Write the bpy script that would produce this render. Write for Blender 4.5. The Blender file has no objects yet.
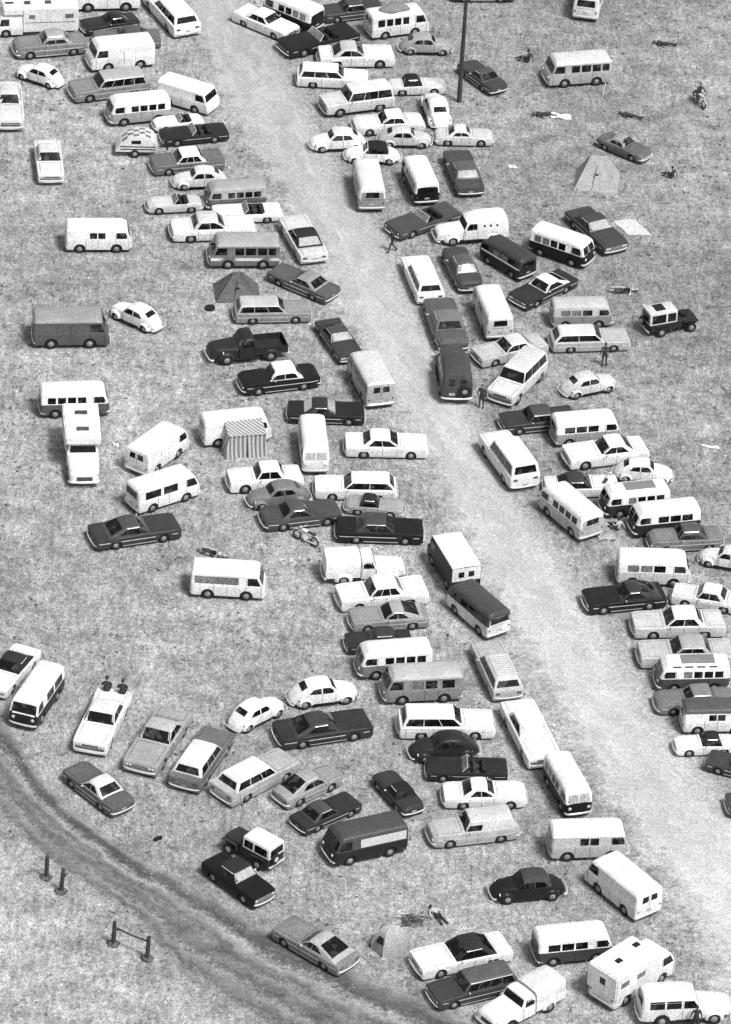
import bpy, bmesh, math, random
import numpy as np
from mathutils import Vector, Matrix
from mathutils.bvhtree import BVHTree
random.seed(7)
RNG = np.random.default_rng(11)
C = bpy.context.scene.collection
R = math.radians

# ------------------------------------------------------------------ materials
def new_mat(name):
    m = bpy.data.materials.new(name); m.use_nodes = True
    nt = m.node_tree; nt.nodes.clear()
    out = nt.nodes.new('ShaderNodeOutputMaterial')
    b = nt.nodes.new('ShaderNodeBsdfPrincipled')
    nt.links.new(b.outputs[0], out.inputs[0])
    return m, nt, b

def noise(nt, vec, scale, detail=2.0, rough=0.5):
    n = nt.nodes.new('ShaderNodeTexNoise'); n.inputs['Scale'].default_value = scale
    n.inputs['Detail'].default_value = detail; n.inputs['Roughness'].default_value = rough
    nt.links.new(vec, n.inputs['Vector'])
    return n.outputs['Fac']

def maprange(nt, v, a, b, c, d, smooth=False):
    n = nt.nodes.new('ShaderNodeMapRange')
    if smooth: n.interpolation_type = 'SMOOTHSTEP'
    nt.links.new(v, n.inputs[0])
    for i, x in enumerate((a, b, c, d)): n.inputs[i+1].default_value = x
    return n.outputs[0]

def mth(nt, op, a, b=None):
    n = nt.nodes.new('ShaderNodeMath'); n.operation = op
    for i, x in enumerate((a, b)):
        if x is None: continue
        if isinstance(x, (int, float)): n.inputs[i].default_value = x
        else: nt.links.new(x, n.inputs[i])
    return n.outputs[0]

def grey_to(nt, b, v):
    c = nt.nodes.new('ShaderNodeCombineColor')
    for i in range(3): nt.links.new(v, c.inputs[i])
    nt.links.new(c.outputs[0], b.inputs['Base Color'])

def geo_pos(nt):
    return nt.nodes.new('ShaderNodeNewGeometry').outputs['Position']

def worn(name, value=None, rough=0.45, metal=0.0, amp=0.10, spec=0.5, grime=0.0, coat=0.0):
    """weathered grey-value material; value None takes the object's own colour"""
    m, nt, b = new_mat(name)
    p = geo_pos(nt)
    fine = maprange(nt, noise(nt, p, 6.0, 2.0, 0.8), 0.3, 0.7, 1-amp, 1+amp)
    spk = maprange(nt, noise(nt, p, 13.0, 2.0, 0.9), 0.33, 0.67, 1-amp*2.2, 1+amp*2.2)
    broad = maprange(nt, noise(nt, p, 0.9, 3.0, 0.6), 0.3, 0.7, 1-amp*0.8, 1+amp*0.6)
    f = mth(nt, 'MULTIPLY', mth(nt, 'MULTIPLY', fine, broad), spk)
    if value is None:
        oi = nt.nodes.new('ShaderNodeObjectInfo')
        sep = nt.nodes.new('ShaderNodeSeparateColor')
        nt.links.new(oi.outputs['Color'], sep.inputs[0]); base = sep.outputs[0]
    else:
        vn = nt.nodes.new('ShaderNodeValue'); vn.outputs[0].default_value = value; base = vn.outputs[0]
    v = mth(nt, 'MULTIPLY', base, f)
    if grime:
        # road dust thickens towards the sills
        sx = nt.nodes.new('ShaderNodeSeparateXYZ'); nt.links.new(p, sx.inputs[0])
        g = maprange(nt, sx.outputs[2], 0.15, 0.75, grime, 0.0)
        mx = nt.nodes.new('ShaderNodeMix'); mx.data_type = 'FLOAT'
        nt.links.new(mth(nt, 'MULTIPLY', g, noise(nt, p, 3.0, 3.0)), mx.inputs[0])
        nt.links.new(v, mx.inputs[2]); nt.links.new(mth(nt, 'ADD', mth(nt, 'MULTIPLY', base, 0.6), 0.10), mx.inputs[3]); v = mx.outputs[0]
    grey_to(nt, b, v)
    b.inputs['Roughness'].default_value = rough
    b.inputs['Metallic'].default_value = metal
    b.inputs['Specular IOR Level'].default_value = spec
    if coat:
        b.inputs['Coat Weight'].default_value = coat; b.inputs['Coat Roughness'].default_value = 0.15
    return m

M = {
    'paint': worn('paint', None, 0.35, amp=0.16, grime=0.22, spec=0.15),
    'cloth': worn('canvas_cloth', None, 0.9, amp=0.14, spec=0.2),
    'glass': worn('window_glass', 0.006, 0.07, amp=0.3, spec=0.35),
    'glare': worn('glass_painted_sky_glare', 0.42, 0.12, amp=0.2),  # pale base colour stands in for reflected sky
    'pale_glass': worn('curtain_and_glare_glass', 0.20, 0.25, amp=0.35),  # drawn curtains, plus glare painted into open-car windshields
    'chrome': worn('bright_metal', 0.85, 0.3, metal=0.35, amp=0.08),
    'tyre': worn('tyre_rubber', 0.012, 0.8, amp=0.3),
    'rim': worn('hub_cap', 0.34, 0.35, metal=0.3, amp=0.2),
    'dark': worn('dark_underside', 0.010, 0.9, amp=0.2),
    'seat': worn('seat_vinyl', 0.05, 0.6, amp=0.3),
    'lamp': worn('lamp_lens', 0.6, 0.15, amp=0.1),
    'white_trim': worn('white_trim_paint', 0.82, 0.4, amp=0.08),
    'tail': worn('tail_lamp_lens', 0.08, 0.2, amp=0.1),
    'grille': worn('grille_mesh', 0.12, 0.4, metal=0.4, amp=0.35),
    'wood': worn('weathered_wood', 0.05, 0.85, amp=0.35),
    'skin': worn('skin', 0.32, 0.6, amp=0.05),
    'plate': worn('licence_plate', 0.45, 0.5, amp=0.2),
}

def glass_mat():
    m, nt, b = new_mat('window_glass_dim_cabin'); p = geo_pos(nt)
    n1 = noise(nt, p, 1.7, 2.0, 0.6); n2 = noise(nt, p, 6.0, 2.0, 0.8)
    v = mth(nt, 'MULTIPLY', maprange(nt, n1, 0.50, 0.66, 0.004, 0.05, True), maprange(nt, n2, 0.4, 0.6, 0.3, 1.5))
    grey_to(nt, b, mth(nt, 'ADD', v, 0.003)); b.inputs['Roughness'].default_value = 0.06; b.inputs['Specular IOR Level'].default_value = 0.4
    return m
M['glass'] = glass_mat()

# ------------------------------------------------------------------ mesh tools
def finish(bm, name, mats, angle=38):
    bmesh.ops.remove_doubles(bm, verts=bm.verts, dist=1e-5)
    me = bpy.data.meshes.new(name); bm.to_mesh(me); bm.free()
    for k in mats: me.materials.append(M[k])
    for p in me.polygons: p.use_smooth = True
    try: me.set_sharp_from_angle(angle=R(angle))
    except Exception: pass
    return me

def loft(bm, rings, cap=True, dark_below=True):
    """rings: list of (x, [(y,z)...half ring, bottom centre to top centre])"""
    vs = []
    for x, half in rings:
        pts = [(y, z) for y, z in half] + [(-y, z) for y, z in reversed(half[1:-1])]
        vs.append([bm.verts.new((x, y, z)) for y, z in pts])
    n = len(vs[0])
    for a, b in zip(vs, vs[1:]):
        for i in range(n):
            j = (i+1) % n
            try: bm.faces.new((a[i], a[j], b[j], b[i]))
            except ValueError: pass
    if cap:
        bm.faces.new(vs[0][::-1]) ; bm.faces.new(vs[-1])
    bmesh.ops.recalc_face_normals(bm, faces=bm.faces)
    return vs

def lerp(a, b, t): return a+(b-a)*t
def interp(pts, x): return float(np.interp(x, [p[0] for p in pts], [p[1] for p in pts]))

def box(bm, cx, cy, cz, sx, sy, sz, bev=0.0, rot=None):
    r = bmesh.ops.create_cube(bm, size=1.0)
    vs = r['verts']
    for v in vs: v.co = Vector((v.co.x*sx, v.co.y*sy, v.co.z*sz))
    if bev:
        es = list({e for v in vs for e in v.link_edges})
        rb = bmesh.ops.bevel(bm, geom=es, offset=bev, segments=2, affect='EDGES')
        vs = list({v for f in rb['faces'] for v in f.verts} | {v for v in vs if v.is_valid})
        seen = set(vs); stack = list(vs)
        while stack:
            v = stack.pop()
            for e in v.link_edges:
                o = e.other_vert(v)
                if o not in seen: seen.add(o); stack.append(o)
        vs = list(seen)
    m = Matrix.Translation((cx, cy, cz)) @ (rot.to_4x4() if rot else Matrix())
    for v in vs: v.co = m @ v.co

def tube(bm, pts, rad, n=8, cap=True):
    pts = [Vector(p) for p in pts]
    rads = rad if isinstance(rad, (list, tuple)) else [rad]*len(pts)
    rows = []
    for i, p in enumerate(pts):
        d = (pts[min(i+1, len(pts)-1)] - pts[max(i-1, 0)]).normalized()
        up = Vector((0, 0, 1)) if abs(d.z) < 0.9 else Vector((1, 0, 0))
        s = d.cross(up).normalized(); t = s.cross(d)
        rows.append([bm.verts.new(p + (s*math.cos(a)+t*math.sin(a))*rads[i]) for a in [2*math.pi*k/n for k in range(n)]])
    for a, b in zip(rows, rows[1:]):
        for i in range(n): bm.faces.new((a[i], a[(i+1) % n], b[(i+1) % n], b[i]))
    if cap: bm.faces.new(rows[0][::-1]); bm.faces.new(rows[-1])
    bmesh.ops.recalc_face_normals(bm, faces=bm.faces)

def lathe_y(bm, prof, cx, cy, cz, n=20):
    """prof: list of (radius, y)"""
    rows = []
    for r, y in prof:
        rows.append([bm.verts.new((cx+r*math.cos(2*math.pi*k/n), cy+y, cz+r*math.sin(2*math.pi*k/n))) for k in range(n)])
    for a, b in zip(rows, rows[1:]):
        for i in range(n): bm.faces.new((a[i], a[(i+1) % n], b[(i+1) % n], b[i]))
    bm.faces.new(rows[0]); bm.faces.new(rows[-1][::-1])
    bmesh.ops.recalc_face_normals(bm, faces=bm.faces)

def bvh_of(*bms):
    vs, ps = [], []
    for bm in bms:
        bm.verts.ensure_lookup_table(); o = len(vs)
        for i, v in enumerate(bm.verts): v.index = i
        vs += [v.co.copy() for v in bm.verts]
        ps += [[v.index+o for v in f.verts] for f in bm.faces]
    return BVHTree.FromPolygons(vs, ps)

def patch(bvh, c, off=0.007, nu=6, nv=3, out=None, bm=None):
    """four corners around an opening, laid onto the body just proud of it"""
    c = [Vector(p) for p in c]
    n = (c[1]-c[0]).cross(c[3]-c[0]).normalized()
    if out is not None and n.dot(Vector(out)) < 0: n = -n
    bm = bm or bmesh.new(); rows = []
    for j in range(nv+1):
        row = []
        for i in range(nu+1):
            u, v = i/nu, j/nv
            p = (c[0]*(1-u)+c[1]*u)*(1-v) + (c[3]*(1-u)+c[2]*u)*v
            h = bvh.ray_cast(p+n*0.5, -n, 1.2)[0]
            q = (h if h is not None else p) + n*off
            row.append(bm.verts.new(q))
        rows.append(row)
    fs = []
    for a, b in zip(rows, rows[1:]):
        for i in range(nu): fs.append(bm.faces.new((a[i], a[i+1], b[i+1], b[i])))
    for f in fs:
        f.normal_update()
        if f.normal.dot(n) < 0: f.normal_flip()
    return bm

# ------------------------------------------------------------------ objects
def put(o, name, parent=None):
    C.objects.link(o)
    if parent: o.parent = parent
    return o
def obj(name, me, parent=None, color=None):
    o = bpy.data.objects.new(name, me); C.objects.link(o)
    if parent: o.parent = parent
    if color is not None: o.color = (color, color, color, 1)
    return o
def tag(o, label, cat, group=None, kind=None):
    if label: o['label'] = label
    if cat: o['category'] = cat
    if group: o['group'] = group
    if kind: o['kind'] = kind
    return o
def empty(name, loc=(0, 0, 0), rz=0.0):
    o = bpy.data.objects.new(name, None); C.objects.link(o)
    o.empty_display_size = 0.3; o.location = loc; o.rotation_euler = (0, 0, rz)
    return o

class Kit:
    """the parts of one vehicle style: (name, mesh, paint role, sub-parts)"""
    def __init__(s, kind): s.kind = kind; s.parts = []
    def add(s, name, bm, mats, role=None, subs=(), angle=38):
        me = finish(bm, name, mats if isinstance(mats, (list, tuple)) else [mats], angle)
        e = [name, me, role, []]; s.parts.append(e); return e
    def sub(s, e, name, bm, mat, role=None):
        me = finish(bm, name, [mat]); e[3].append([name, me, role, []])

# ------------------------------------------------------------------ shared vehicle pieces
def arch_z(x, wheels, rw, ra):
    z = -1
    for w in wheels:
        d = abs(x-w)
        if d < ra-1e-6: z = max(z, rw+math.sqrt(ra*ra-d*d))
    return z

def body_loft(L, W, zb, top, wheels, rw, crown=0.03, rnd=0.05, fin=None, wells=(), tf=0.10, tr=0.08, bm=None, low=0.9, shoulder=0.55, beltw=0.96):
    bm = bm or bmesh.new(); ra = rw+0.04
    xs = set(np.round(np.linspace(-L/2, L/2, 44), 4).tolist())
    for w in wheels:
        for k in range(9): xs.add(round(w+ra*math.cos(math.pi*k/8)*0.9999, 4))
        xs.add(round(w-ra-0.004, 4)); xs.add(round(w+ra+0.004, 4))
    for p in top: xs.add(round(p[0], 4))
    for w0, w1, fl, ins in wells:
        for e in (w0, w1): xs.add(round(e-0.004, 4)); xs.add(round(e+0.004, 4))
    xs |= {round(-L/2+0.03, 4), round(-L/2+0.1, 4), round(L/2-0.03, 4), round(L/2-0.1, 4)}
    xs = sorted(x for x in xs if -L/2-1e-6 <= x <= L/2+1e-6)
    rings = []
    for x in xs:
        f = max(0, (x-(L/2-0.7))/0.7); r = max(0, (-x-(L/2-0.7))/0.7)
        w = W/2*(1-tf*f*f-tr*r*r)
        e = L/2-abs(x)
        if e < 0.1: w *= 1-0.05*(1-e/0.1)**2
        zt = interp(top, x)
        dz = 0.045*(1-e/0.03)**2 if e < 0.03 else 0
        zt -= dz
        z0 = zb + (0.05*(1-e/0.1) if e < 0.1 else 0)
        za = arch_z(x, wheels, rw, ra)
        if x < 0: za = min(za, rw+ra*0.72)   # lower rear opening
        h = zt-zb; fz = interp(fin, x) if fin else 0
        half = [(0, z0), (0.80*w, max(z0, za)), (low*w+0.05, max(z0+0.02, za)), (w, max(zb+h*0.30, za+0.012)),
                (w, max(zb+h*shoulder, za+0.024)), (0.99*w, max(zt-rnd*1.5, za+0.036)+fz*0.6), (beltw*w, max(zt-rnd*0.35, za+0.05)+fz),
                (0.86*w, zt+crown*0.2+fz*0.15), (0.5*w, zt+crown*0.75), (0, zt+crown)]
        for w0, w1, fl, ins in wells:
            if w0 < x < w1:
                half[7] = (0.86*w-0.0, zt+crown*0.2)
                half[8] = (0.86*w-ins, fl); half[9] = (0, fl)
        if za > z0: half[0] = (0, max(z0, min(za, zb+0.25)))
        rings.append((x, half))
    loft(bm, rings)
    bm.normal_update()
    for f in bm.faces:
        c = f.calc_center_median()
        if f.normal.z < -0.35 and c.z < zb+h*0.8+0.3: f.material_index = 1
        for w0, w1, fl, ins in wells:
            if w0-0.01 < c.x < w1+0.01 and abs(c.y) < 0.86*W/2-0.002 and c.z < zt_min(top, w0, w1) - 0.02 and c.z > zb+0.05:
                f.material_index = 2
    return bm
def zt_min(top, a, b): return min(interp(top, a), interp(top, b))

def cabin(prof, belt, wb, wr, H, rr=0.07, bm=None, base_drop=0.04):
    """prof: (x,z) outline front base -> roof -> rear base; returns closed shell"""
    bm = bm or bmesh.new()
    P = []
    for (x0, z0), (x1, z1) in zip(prof, prof[1:]):
        k = max(2, int(abs(x1-x0)/0.14))
        for i in range(k): P.append((lerp(x0, x1, i/k), lerp(z0, z1, i/k)))
    P.append(prof[-1])
    P.sort(key=lambda p: p[0])
    rings = []
    zbase = belt-base_drop
    for x, z in P:
        def wz(q): return lerp(wb, wr, min(1, max(0, (q-belt)/max(0.01, H-belt))))
        r = min(rr, max(0.0, (z-belt)*0.5))
        z = max(z, zbase+0.012)
        za = max(zbase+0.004, z-r)
        half = [(0, zbase), (wb*0.6, zbase), (wz(belt), zbase), (wz(za), max(zbase+0.006, za)), (max(0, wz(z)-r*0.35), z-r*0.3), (max(0, wz(z)-r*1.2), z),
                (wz(z)*0.5, z+r*0.30), (0, z+r*0.42)]
        rings.append((x, half))
    loft(bm, rings)
    return bm

def wheels(kit, xs, W, rw, tw=0.17, inset=0.05, white=False, rims='rim', extra=()):
    for x in xs:
        for s in (1, -1):
            y = s*(W/2-inset-tw/2)
            bm = bmesh.new()
            lathe_y(bm, [(rw*0.45, -tw*0.42), (rw*0.9, -tw/2), (rw, -tw*0.38), (rw, tw*0.38), (rw*0.9, tw/2), (rw*0.62, tw*0.46), (rw*0.50, tw*0.36)], x, y, rw, 18) if s > 0 else \
            lathe_y(bm, [(rw*0.50, -tw*0.36), (rw*0.62, -tw*0.46), (rw*0.9, -tw/2), (rw, -tw*0.38), (rw, tw*0.38), (rw*0.9, tw/2), (rw*0.45, tw*0.42)], x, y, rw, 18)
            e = kit.add('wheel', bm, 'tyre')
            bm = bmesh.new()
            o = s*tw*0.34
            k = s*0.035
            pr = [(rw*0.52, o), (rw*0.48, o+k*0.7), (rw*0.36, o+k*0.9), (rw*0.30, o+k*1.4), (rw*0.13, o+k*1.7)]
            lathe_y(bm, pr, x, y, rw, 16)
            kit.sub(e, 'rim', bm, 'lamp' if white else rims)

def bar_bumper(kit, x, w, z, s, h=0.085, t=0.045, wrap=0.28, mat='chrome', bow=0.08, name='bumper', role=None):
    """s=+1 front, -1 rear"""
    bm = bmesh.new(); path = []
    for i in range(13):
        u = -1+2*i/12
        path.append((x+s*(bow*(1-u*u)+0.03), w*u))
    path = [(x-s*wrap, -w-0.025), (x-s*0.03, -w-0.02)] + path[1:-1] + [(x-s*0.03, w+0.02), (x-s*wrap, w+0.025)]
    rows = []
    for i, (px, py) in enumerate(path):
        a = Vector(path[max(0, i-1)]); b = Vector(path[min(len(path)-1, i+1)])
        d = (b-a).normalized(); n = Vector((d.y, -d.x))*s
        if s < 0: n = -n*-1
        q0 = Vector((px, py)); q1 = q0+n*t*(1 if n.dot(Vector((s, 0)))>=0 or True else -1)
        rows.append([bm.verts.new((q0.x, q0.y, z-h/2)), bm.verts.new((q1.x, q1.y, z-h/4)), bm.verts.new((q1.x, q1.y, z+h/4)), bm.verts.new((q0.x, q0.y, z+h/2))])
    for a, b in zip(rows, rows[1:]):
        for i in range(4): bm.faces.new((a[i], a[(i+1) % 4], b[(i+1) % 4], b[i]))
    bm.faces.new(rows[0]); bm.faces.new(rows[-1][::-1])
    bmesh.ops.recalc_face_normals(bm, faces=bm.faces)
    kit.add(name, bm, mat, role)

def disc_lamp(kit, bvh, y, z, s, r=0.085, name='headlight', mat='lamp', x0=3.5):
    h = bvh.ray_cast(Vector((s*x0, y, z)), Vector((-s, 0, 0)), 8)[0]
    x = h.x if h is not None else s*2
    bm = bmesh.new(); n = 12; rows = []
    for rr, dx in ((r, -0.03), (r, 0.015), (r*0.75, 0.035), (r*0.35, 0.045)):
        rows.append([bm.verts.new((x+s*dx, y+rr*math.cos(2*math.pi*k/n), z+rr*math.sin(2*math.pi*k/n))) for k in range(n)])
    for a, b in zip(rows, rows[1:]):
        for i in range(n): bm.faces.new((a[i], a[(i+1) % n], b[(i+1) % n], b[i]))
    bm.faces.new(rows[-1]); bm.faces.new(rows[0][::-1])
    bmesh.ops.recalc_face_normals(bm, faces=bm.faces)
    kit.add(name, bm, mat)

def merge(dst, src, mi):
    """surface lines become part of the panel they lie on"""
    for f in src.faces: f.material_index = mi
    tmp = bpy.data.meshes.new('tmp'); src.to_mesh(tmp); dst.from_mesh(tmp); bpy.data.meshes.remove(tmp); src.free()

def strip(kit, bvh, x0, x1, z, h=0.035, name='trim_strip', mat='chrome', role=None, off=0.01, zr=None):
    for s in (1, -1):
        y = s*1.0; zr_ = z if zr is None else zr
        bm = patch(bvh, [(x0, y, z-h/2), (x1, y, zr_-h/2), (x1, y, zr_+h/2), (x0, y, z+h/2)], off, 14, 1, (0, s, 0))
        kit.add(name, bm, mat, role)

def end_patch(kit, bvh, s, L, y0, y1, z0, z1, name, mat, off=0.008, nu=8, role=None):
    x = s*L/2
    bm = patch(bvh, [(x, y0, z0), (x, y1, z0), (x, y1, z1), (x, y0, z1)], off, nu, 2, (s, 0, 0))
    return kit.add(name, bm, mat, role)

def seam(bvh, bm, a, b, out, w=0.022, off=0.004, n=10):
    """a thin dark panel gap between two surface points"""
    a, b, out = Vector(a), Vector(b), Vector(out).normalized()
    d = (b-a).normalized(); side = d.cross(out).normalized()*w/2
    patch(bvh, [a-side, b-side, b+side, a+side], off, n, 1, out, bm)

# ------------------------------------------------------------------ cars
def car(kind, L=5.2, W=1.92, H=1.40, zb=0.16, belt=0.90, hood=0.86, deck=0.88, nose=0.74, tail=0.78,
        cab=(0.75, 0.15, -0.95, -1.55), wf=1.55, wr=-1.45, rw=0.315, fins=0.0, nwin=2, wagon=False, soft=None,
        fast=False, roundness=0.0, wrw=0.72, two_lamps=True, rack=False, wbk=0.90, trim=True, whitewall=False, roofmat='paint', tf=0.10, tr=0.08, vpillar=False, cap=None, qwin=0.0):
    K = Kit(kind)
    xfb, xft, xrt, xrb = cab
    if roundness < 0.3:
        tf, tr = 0.035, 0.03; nose = max(nose, hood-0.06); tail = max(tail, deck-0.05)
    top = [(-L/2, tail), (-L/2+0.25, lerp(tail, deck, 0.8)), (xrb if not wagon else -L/2+0.3, deck), (xfb, belt), (xfb+0.15, lerp(belt, hood, 0.5)), (L/2-0.35, hood), (L/2, nose)]
    top.sort()
    fin = [(-L/2, fins), (-L/2+0.3, fins*0.9), (-L/2+1.4, 0), (L/2, 0)] if fins else None
    b = body_loft(L, W, zb, top, (wf, wr), rw, crown=0.018+0.06*roundness, rnd=0.028+0.12*roundness, fin=fin, tf=tf+0.1*roundness, tr=tr+0.1*roundness)
    wb = W/2*wbk; wr_ = W/2*wrw
    beltc = belt
    if wagon: prof = [(xfb, belt), (xft, H-0.05), (xft-0.25, H-0.01), (xrt+0.2, H), (xrt, H-0.03), (xrb, deck+0.02)]
    elif fast: prof = [(xfb, belt), (xft, H-0.05), (xft-0.2, H-0.01), (xrt+0.25, H-0.01), (xrt, H-0.045), (lerp(xrt, xrb, 0.5), lerp(H-0.045, deck, 0.42)), (xrb, deck+0.0)]
    else: prof = [(xfb, belt), (xft, H-0.05), (xft-0.2, H-0.01), (xrt+0.22, H-0.005), (xrt, H-0.05), (xrb, deck+0.01)]
    g = cabin(prof, min(belt, deck)-0.0, wb, wr_, H, rr=0.08+0.08*roundness)
    bv = bvh_of(b); gv = bvh_of(g); al = bvh_of(b, g)
    # glass openings
    def gw(z): return lerp(wb, wr_, (z-min(belt, deck))/(H-min(belt, deck)))
    z0, z1 = belt+0.035, H-0.085
    def gx(xb, xt, z): return lerp(xb, xt, (z-belt)/(H-belt))
    w0, w1 = gw(z0)*0.97, gw(z1)*0.94
    glass = []
    glass.append(('windshield', patch(gv, [(gx(xfb, xft, z0), w0, z0), (gx(xfb, xft, z0), -w0, z0), (gx(xfb, xft, z1+0.02), -w1, z1+0.02), (gx(xfb, xft, z1+0.02), w1, z1+0.02)], nu=8, out=(1, 0, 0.6))))
    zr0 = deck+0.07
    if fast:
        a, c = 0.22, 0.92
        X0, Z0 = lerp(xrt, xrb, 0.75), lerp(H-0.045, deck, 0.70); X1, Z1 = lerp(xrt, xrb, 0.05), H-0.06
        glass.append(('rear_window', patch(gv, [(X0, w0*0.88, Z0), (X0, -w0*0.88, Z0), (X1, -w1*0.9, Z1), (X1, w1*0.9, Z1)], nu=8, nv=5, out=(-0.5, 0, 1))))
    else:
        k = 0.84 if wagon else 0.88
        xa, xb_ = lerp(xrb, xrt, 0.16), lerp(xrb, xrt, 0.84); za, zc = lerp(deck, H, 0.17), lerp(deck, H, 0.80)
        glass.append(('rear_window', patch(gv, [(xa, w0*k, za), (xa, -w0*k, za), (xb_, -w1*k, zc), (xb_, w1*k, zc)], nu=8, out=(-1, 0, 0.3))))
    # side windows
    fb, ft = xfb-0.11, xft-0.05
    if wagon: rb, rt = (xrb+0.15, xrt+0.11) if nwin > 1 else (fb-0.85, ft-0.72)
    elif fast: rb, rt = lerp(xrt, xrb, 0.25), xrt+0.12
    else: rb, rt = lerp(xrb, xrt, 0.55)+0.05+qwin, xrt+0.16+qwin
    zs1 = H-0.105
    for s in (1, -1):
        for i in range(nwin):
            a, c = i/nwin, (i+1)/nwin
            ga = 0.02/abs(fb-rb) if i else 0; gc = 0.02/abs(fb-rb) if i < nwin-1 else 0
            x00, x10 = lerp(fb, rb, a+ga), lerp(fb, rb, c-gc); x01, x11 = lerp(ft, rt, a+ga), lerp(ft, rt, c-gc)
            glass.append(('side_window', patch(gv, [(x00, s*gw(z0), z0), (x10, s*gw(z0), z0), (x11, s*gw(zs1), zs1), (x01, s*gw(zs1), zs1)], nu=5, nv=2, out=(0, s, 0.2))))
    # panel gaps drawn as fine recess lines in the body mesh
    sm = bmesh.new()
    dz0, dz1 = zb+0.10, belt-0.03
    for s in (1, -1):
        for xd in ([fb+0.02, lerp(fb, rb, 0.5), rb+0.05] if nwin >= 2 and not fast else [fb+0.02, lerp(fb, rb, 0.75)]):
            if abs(xd-wf) > rw+0.1 and abs(xd-wr) > rw+0.1:
                seam(bv, sm, (xd, s*W/2, dz0), (xd, s*W/2, dz1), (0, s, 0))
            else: seam(bv, sm, (xd, s*W/2, dz1-0.16), (xd, s*W/2, dz1), (0, s, 0))
        seam(bv, sm, (xfb+0.16, s*W*0.40, hood+0.05), (L/2-0.12, s*W*0.37, hood), (0, 0, 1))
        if not wagon and not fast: seam(bv, sm, (xrb-0.1, s*W*0.38, deck+0.05), (-L/2+0.06, s*W*0.36, deck), (0, 0, 1))
    seam(bv, sm, (xfb+0.14, -W*0.40, hood+0.05), (xfb+0.14, W*0.40, hood+0.05), (0, 0, 1))
    if not wagon and not fast: seam(bv, sm, (xrb-0.08, -W*0.38, deck+0.05), (xrb-0.08, W*0.38, deck+0.05), (0, 0, 1))
    merge(b, sm, 1)
    K.add('body', b, ['paint', 'dark', 'seat'], 'body')
    K.add('roof', g, roofmat, 'roof')
    for nme, p in glass: K.add(nme, p, 'glass')
    for s in (1, -1):
        zt_ = H-0.085
        tb = patch(gv, [(ft+0.03, s*gw(zt_), zt_-0.016), (rt-0.05, s*gw(zt_), zt_-0.016), (rt-0.05, s*gw(zt_), zt_+0.016), (ft+0.03, s*gw(zt_), zt_+0.016)], 0.012, 8, 1, (0, s, 0.2))
        K.add('gutter_trim', tb, 'chrome')
    ww = W/2*(0.84)
    ge = end_patch(K, al, 1, L, -ww*0.98, ww*0.98, 0.44, nose-0.09, 'grille', 'grille', 0.006)
    gb = bmesh.new()
    for zz in (nose-0.10, 0.45, lerp(0.45, nose-0.10, 0.5)): patch(al, [(L/2, -ww, zz-0.014), (L/2, ww, zz-0.014), (L/2, ww, zz+0.014), (L/2, -ww, zz+0.014)], 0.014, 8, 1, (1, 0, 0), gb)
    K.sub(ge, 'grille_bar', gb, 'chrome')
    for s in (1, -1):
        disc_lamp(K, al, s*ww*0.86, nose-0.18, 1, 0.085)
        if two_lamps and kind.find('beetle') < 0: disc_lamp(K, al, s*ww*0.64, nose-0.18, 1, 0.08)
        bm = patch(al, [(-L/2, s*ww*0.62, tail-0.26), (-L/2, s*ww*0.95, tail-0.26), (-L/2, s*ww*0.95, tail-0.13), (-L/2, s*ww*0.62, tail-0.13)], 0.012, 3, 1, (-1, 0, 0))
        K.add('tail_light', bm, 'tail')
    end_patch(K, al, -1, L, -0.16, 0.16, 0.44, 0.56, 'licence_plate', 'plate', 0.012, 2)
    bar_bumper(K, L/2, W/2*(0.87-tf*0.3), 0.40, 1)
    bar_bumper(K, -L/2, W/2*(0.89-tr*0.3), 0.42, -1)
    if trim:
        strip(K, bv, L/2-0.25, -L/2+0.15, lerp(zb, belt, 0.60), 0.05)
        strip(K, bv, wf-rw-0.12, wr+rw+0.12, zb+0.10, 0.06, 'sill_trim')
    wheels(K, (wf, wr), W, rw, white=whitewall)
    # outside mirror
    bm = bmesh.new(); box(bm, xfb-0.28, W/2+0.07, belt+0.07, 0.06, 0.13, 0.09, 0.015); box(bm, xfb-0.27, W/2-0.0, belt+0.02, 0.03, 0.12, 0.03)
    K.add('mirror', bm, 'chrome')
    if rack:
        bm = bmesh.new()
        for s in (1, -1): tube(bm, [(xft-0.4, s*wr_*0.8, H+0.10), (xrt+0.3, s*wr_*0.8, H+0.10)], 0.02, 6)
        k = 9
        for i in range(k):
            x = lerp(xft-0.4, xrt+0.3, i/(k-1)); tube(bm, [(x, -wr_*0.8, H+0.105), (x, wr_*0.8, H+0.105)], 0.018, 6)
            if i % 4 == 0:
                for s in (1, -1): tube(bm, [(x, s*wr_*0.8, H+0.0), (x, s*wr_*0.8, H+0.10)], 0.018, 6)
        K.add('roof_rack', bm, 'chrome')
    return K

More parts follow.
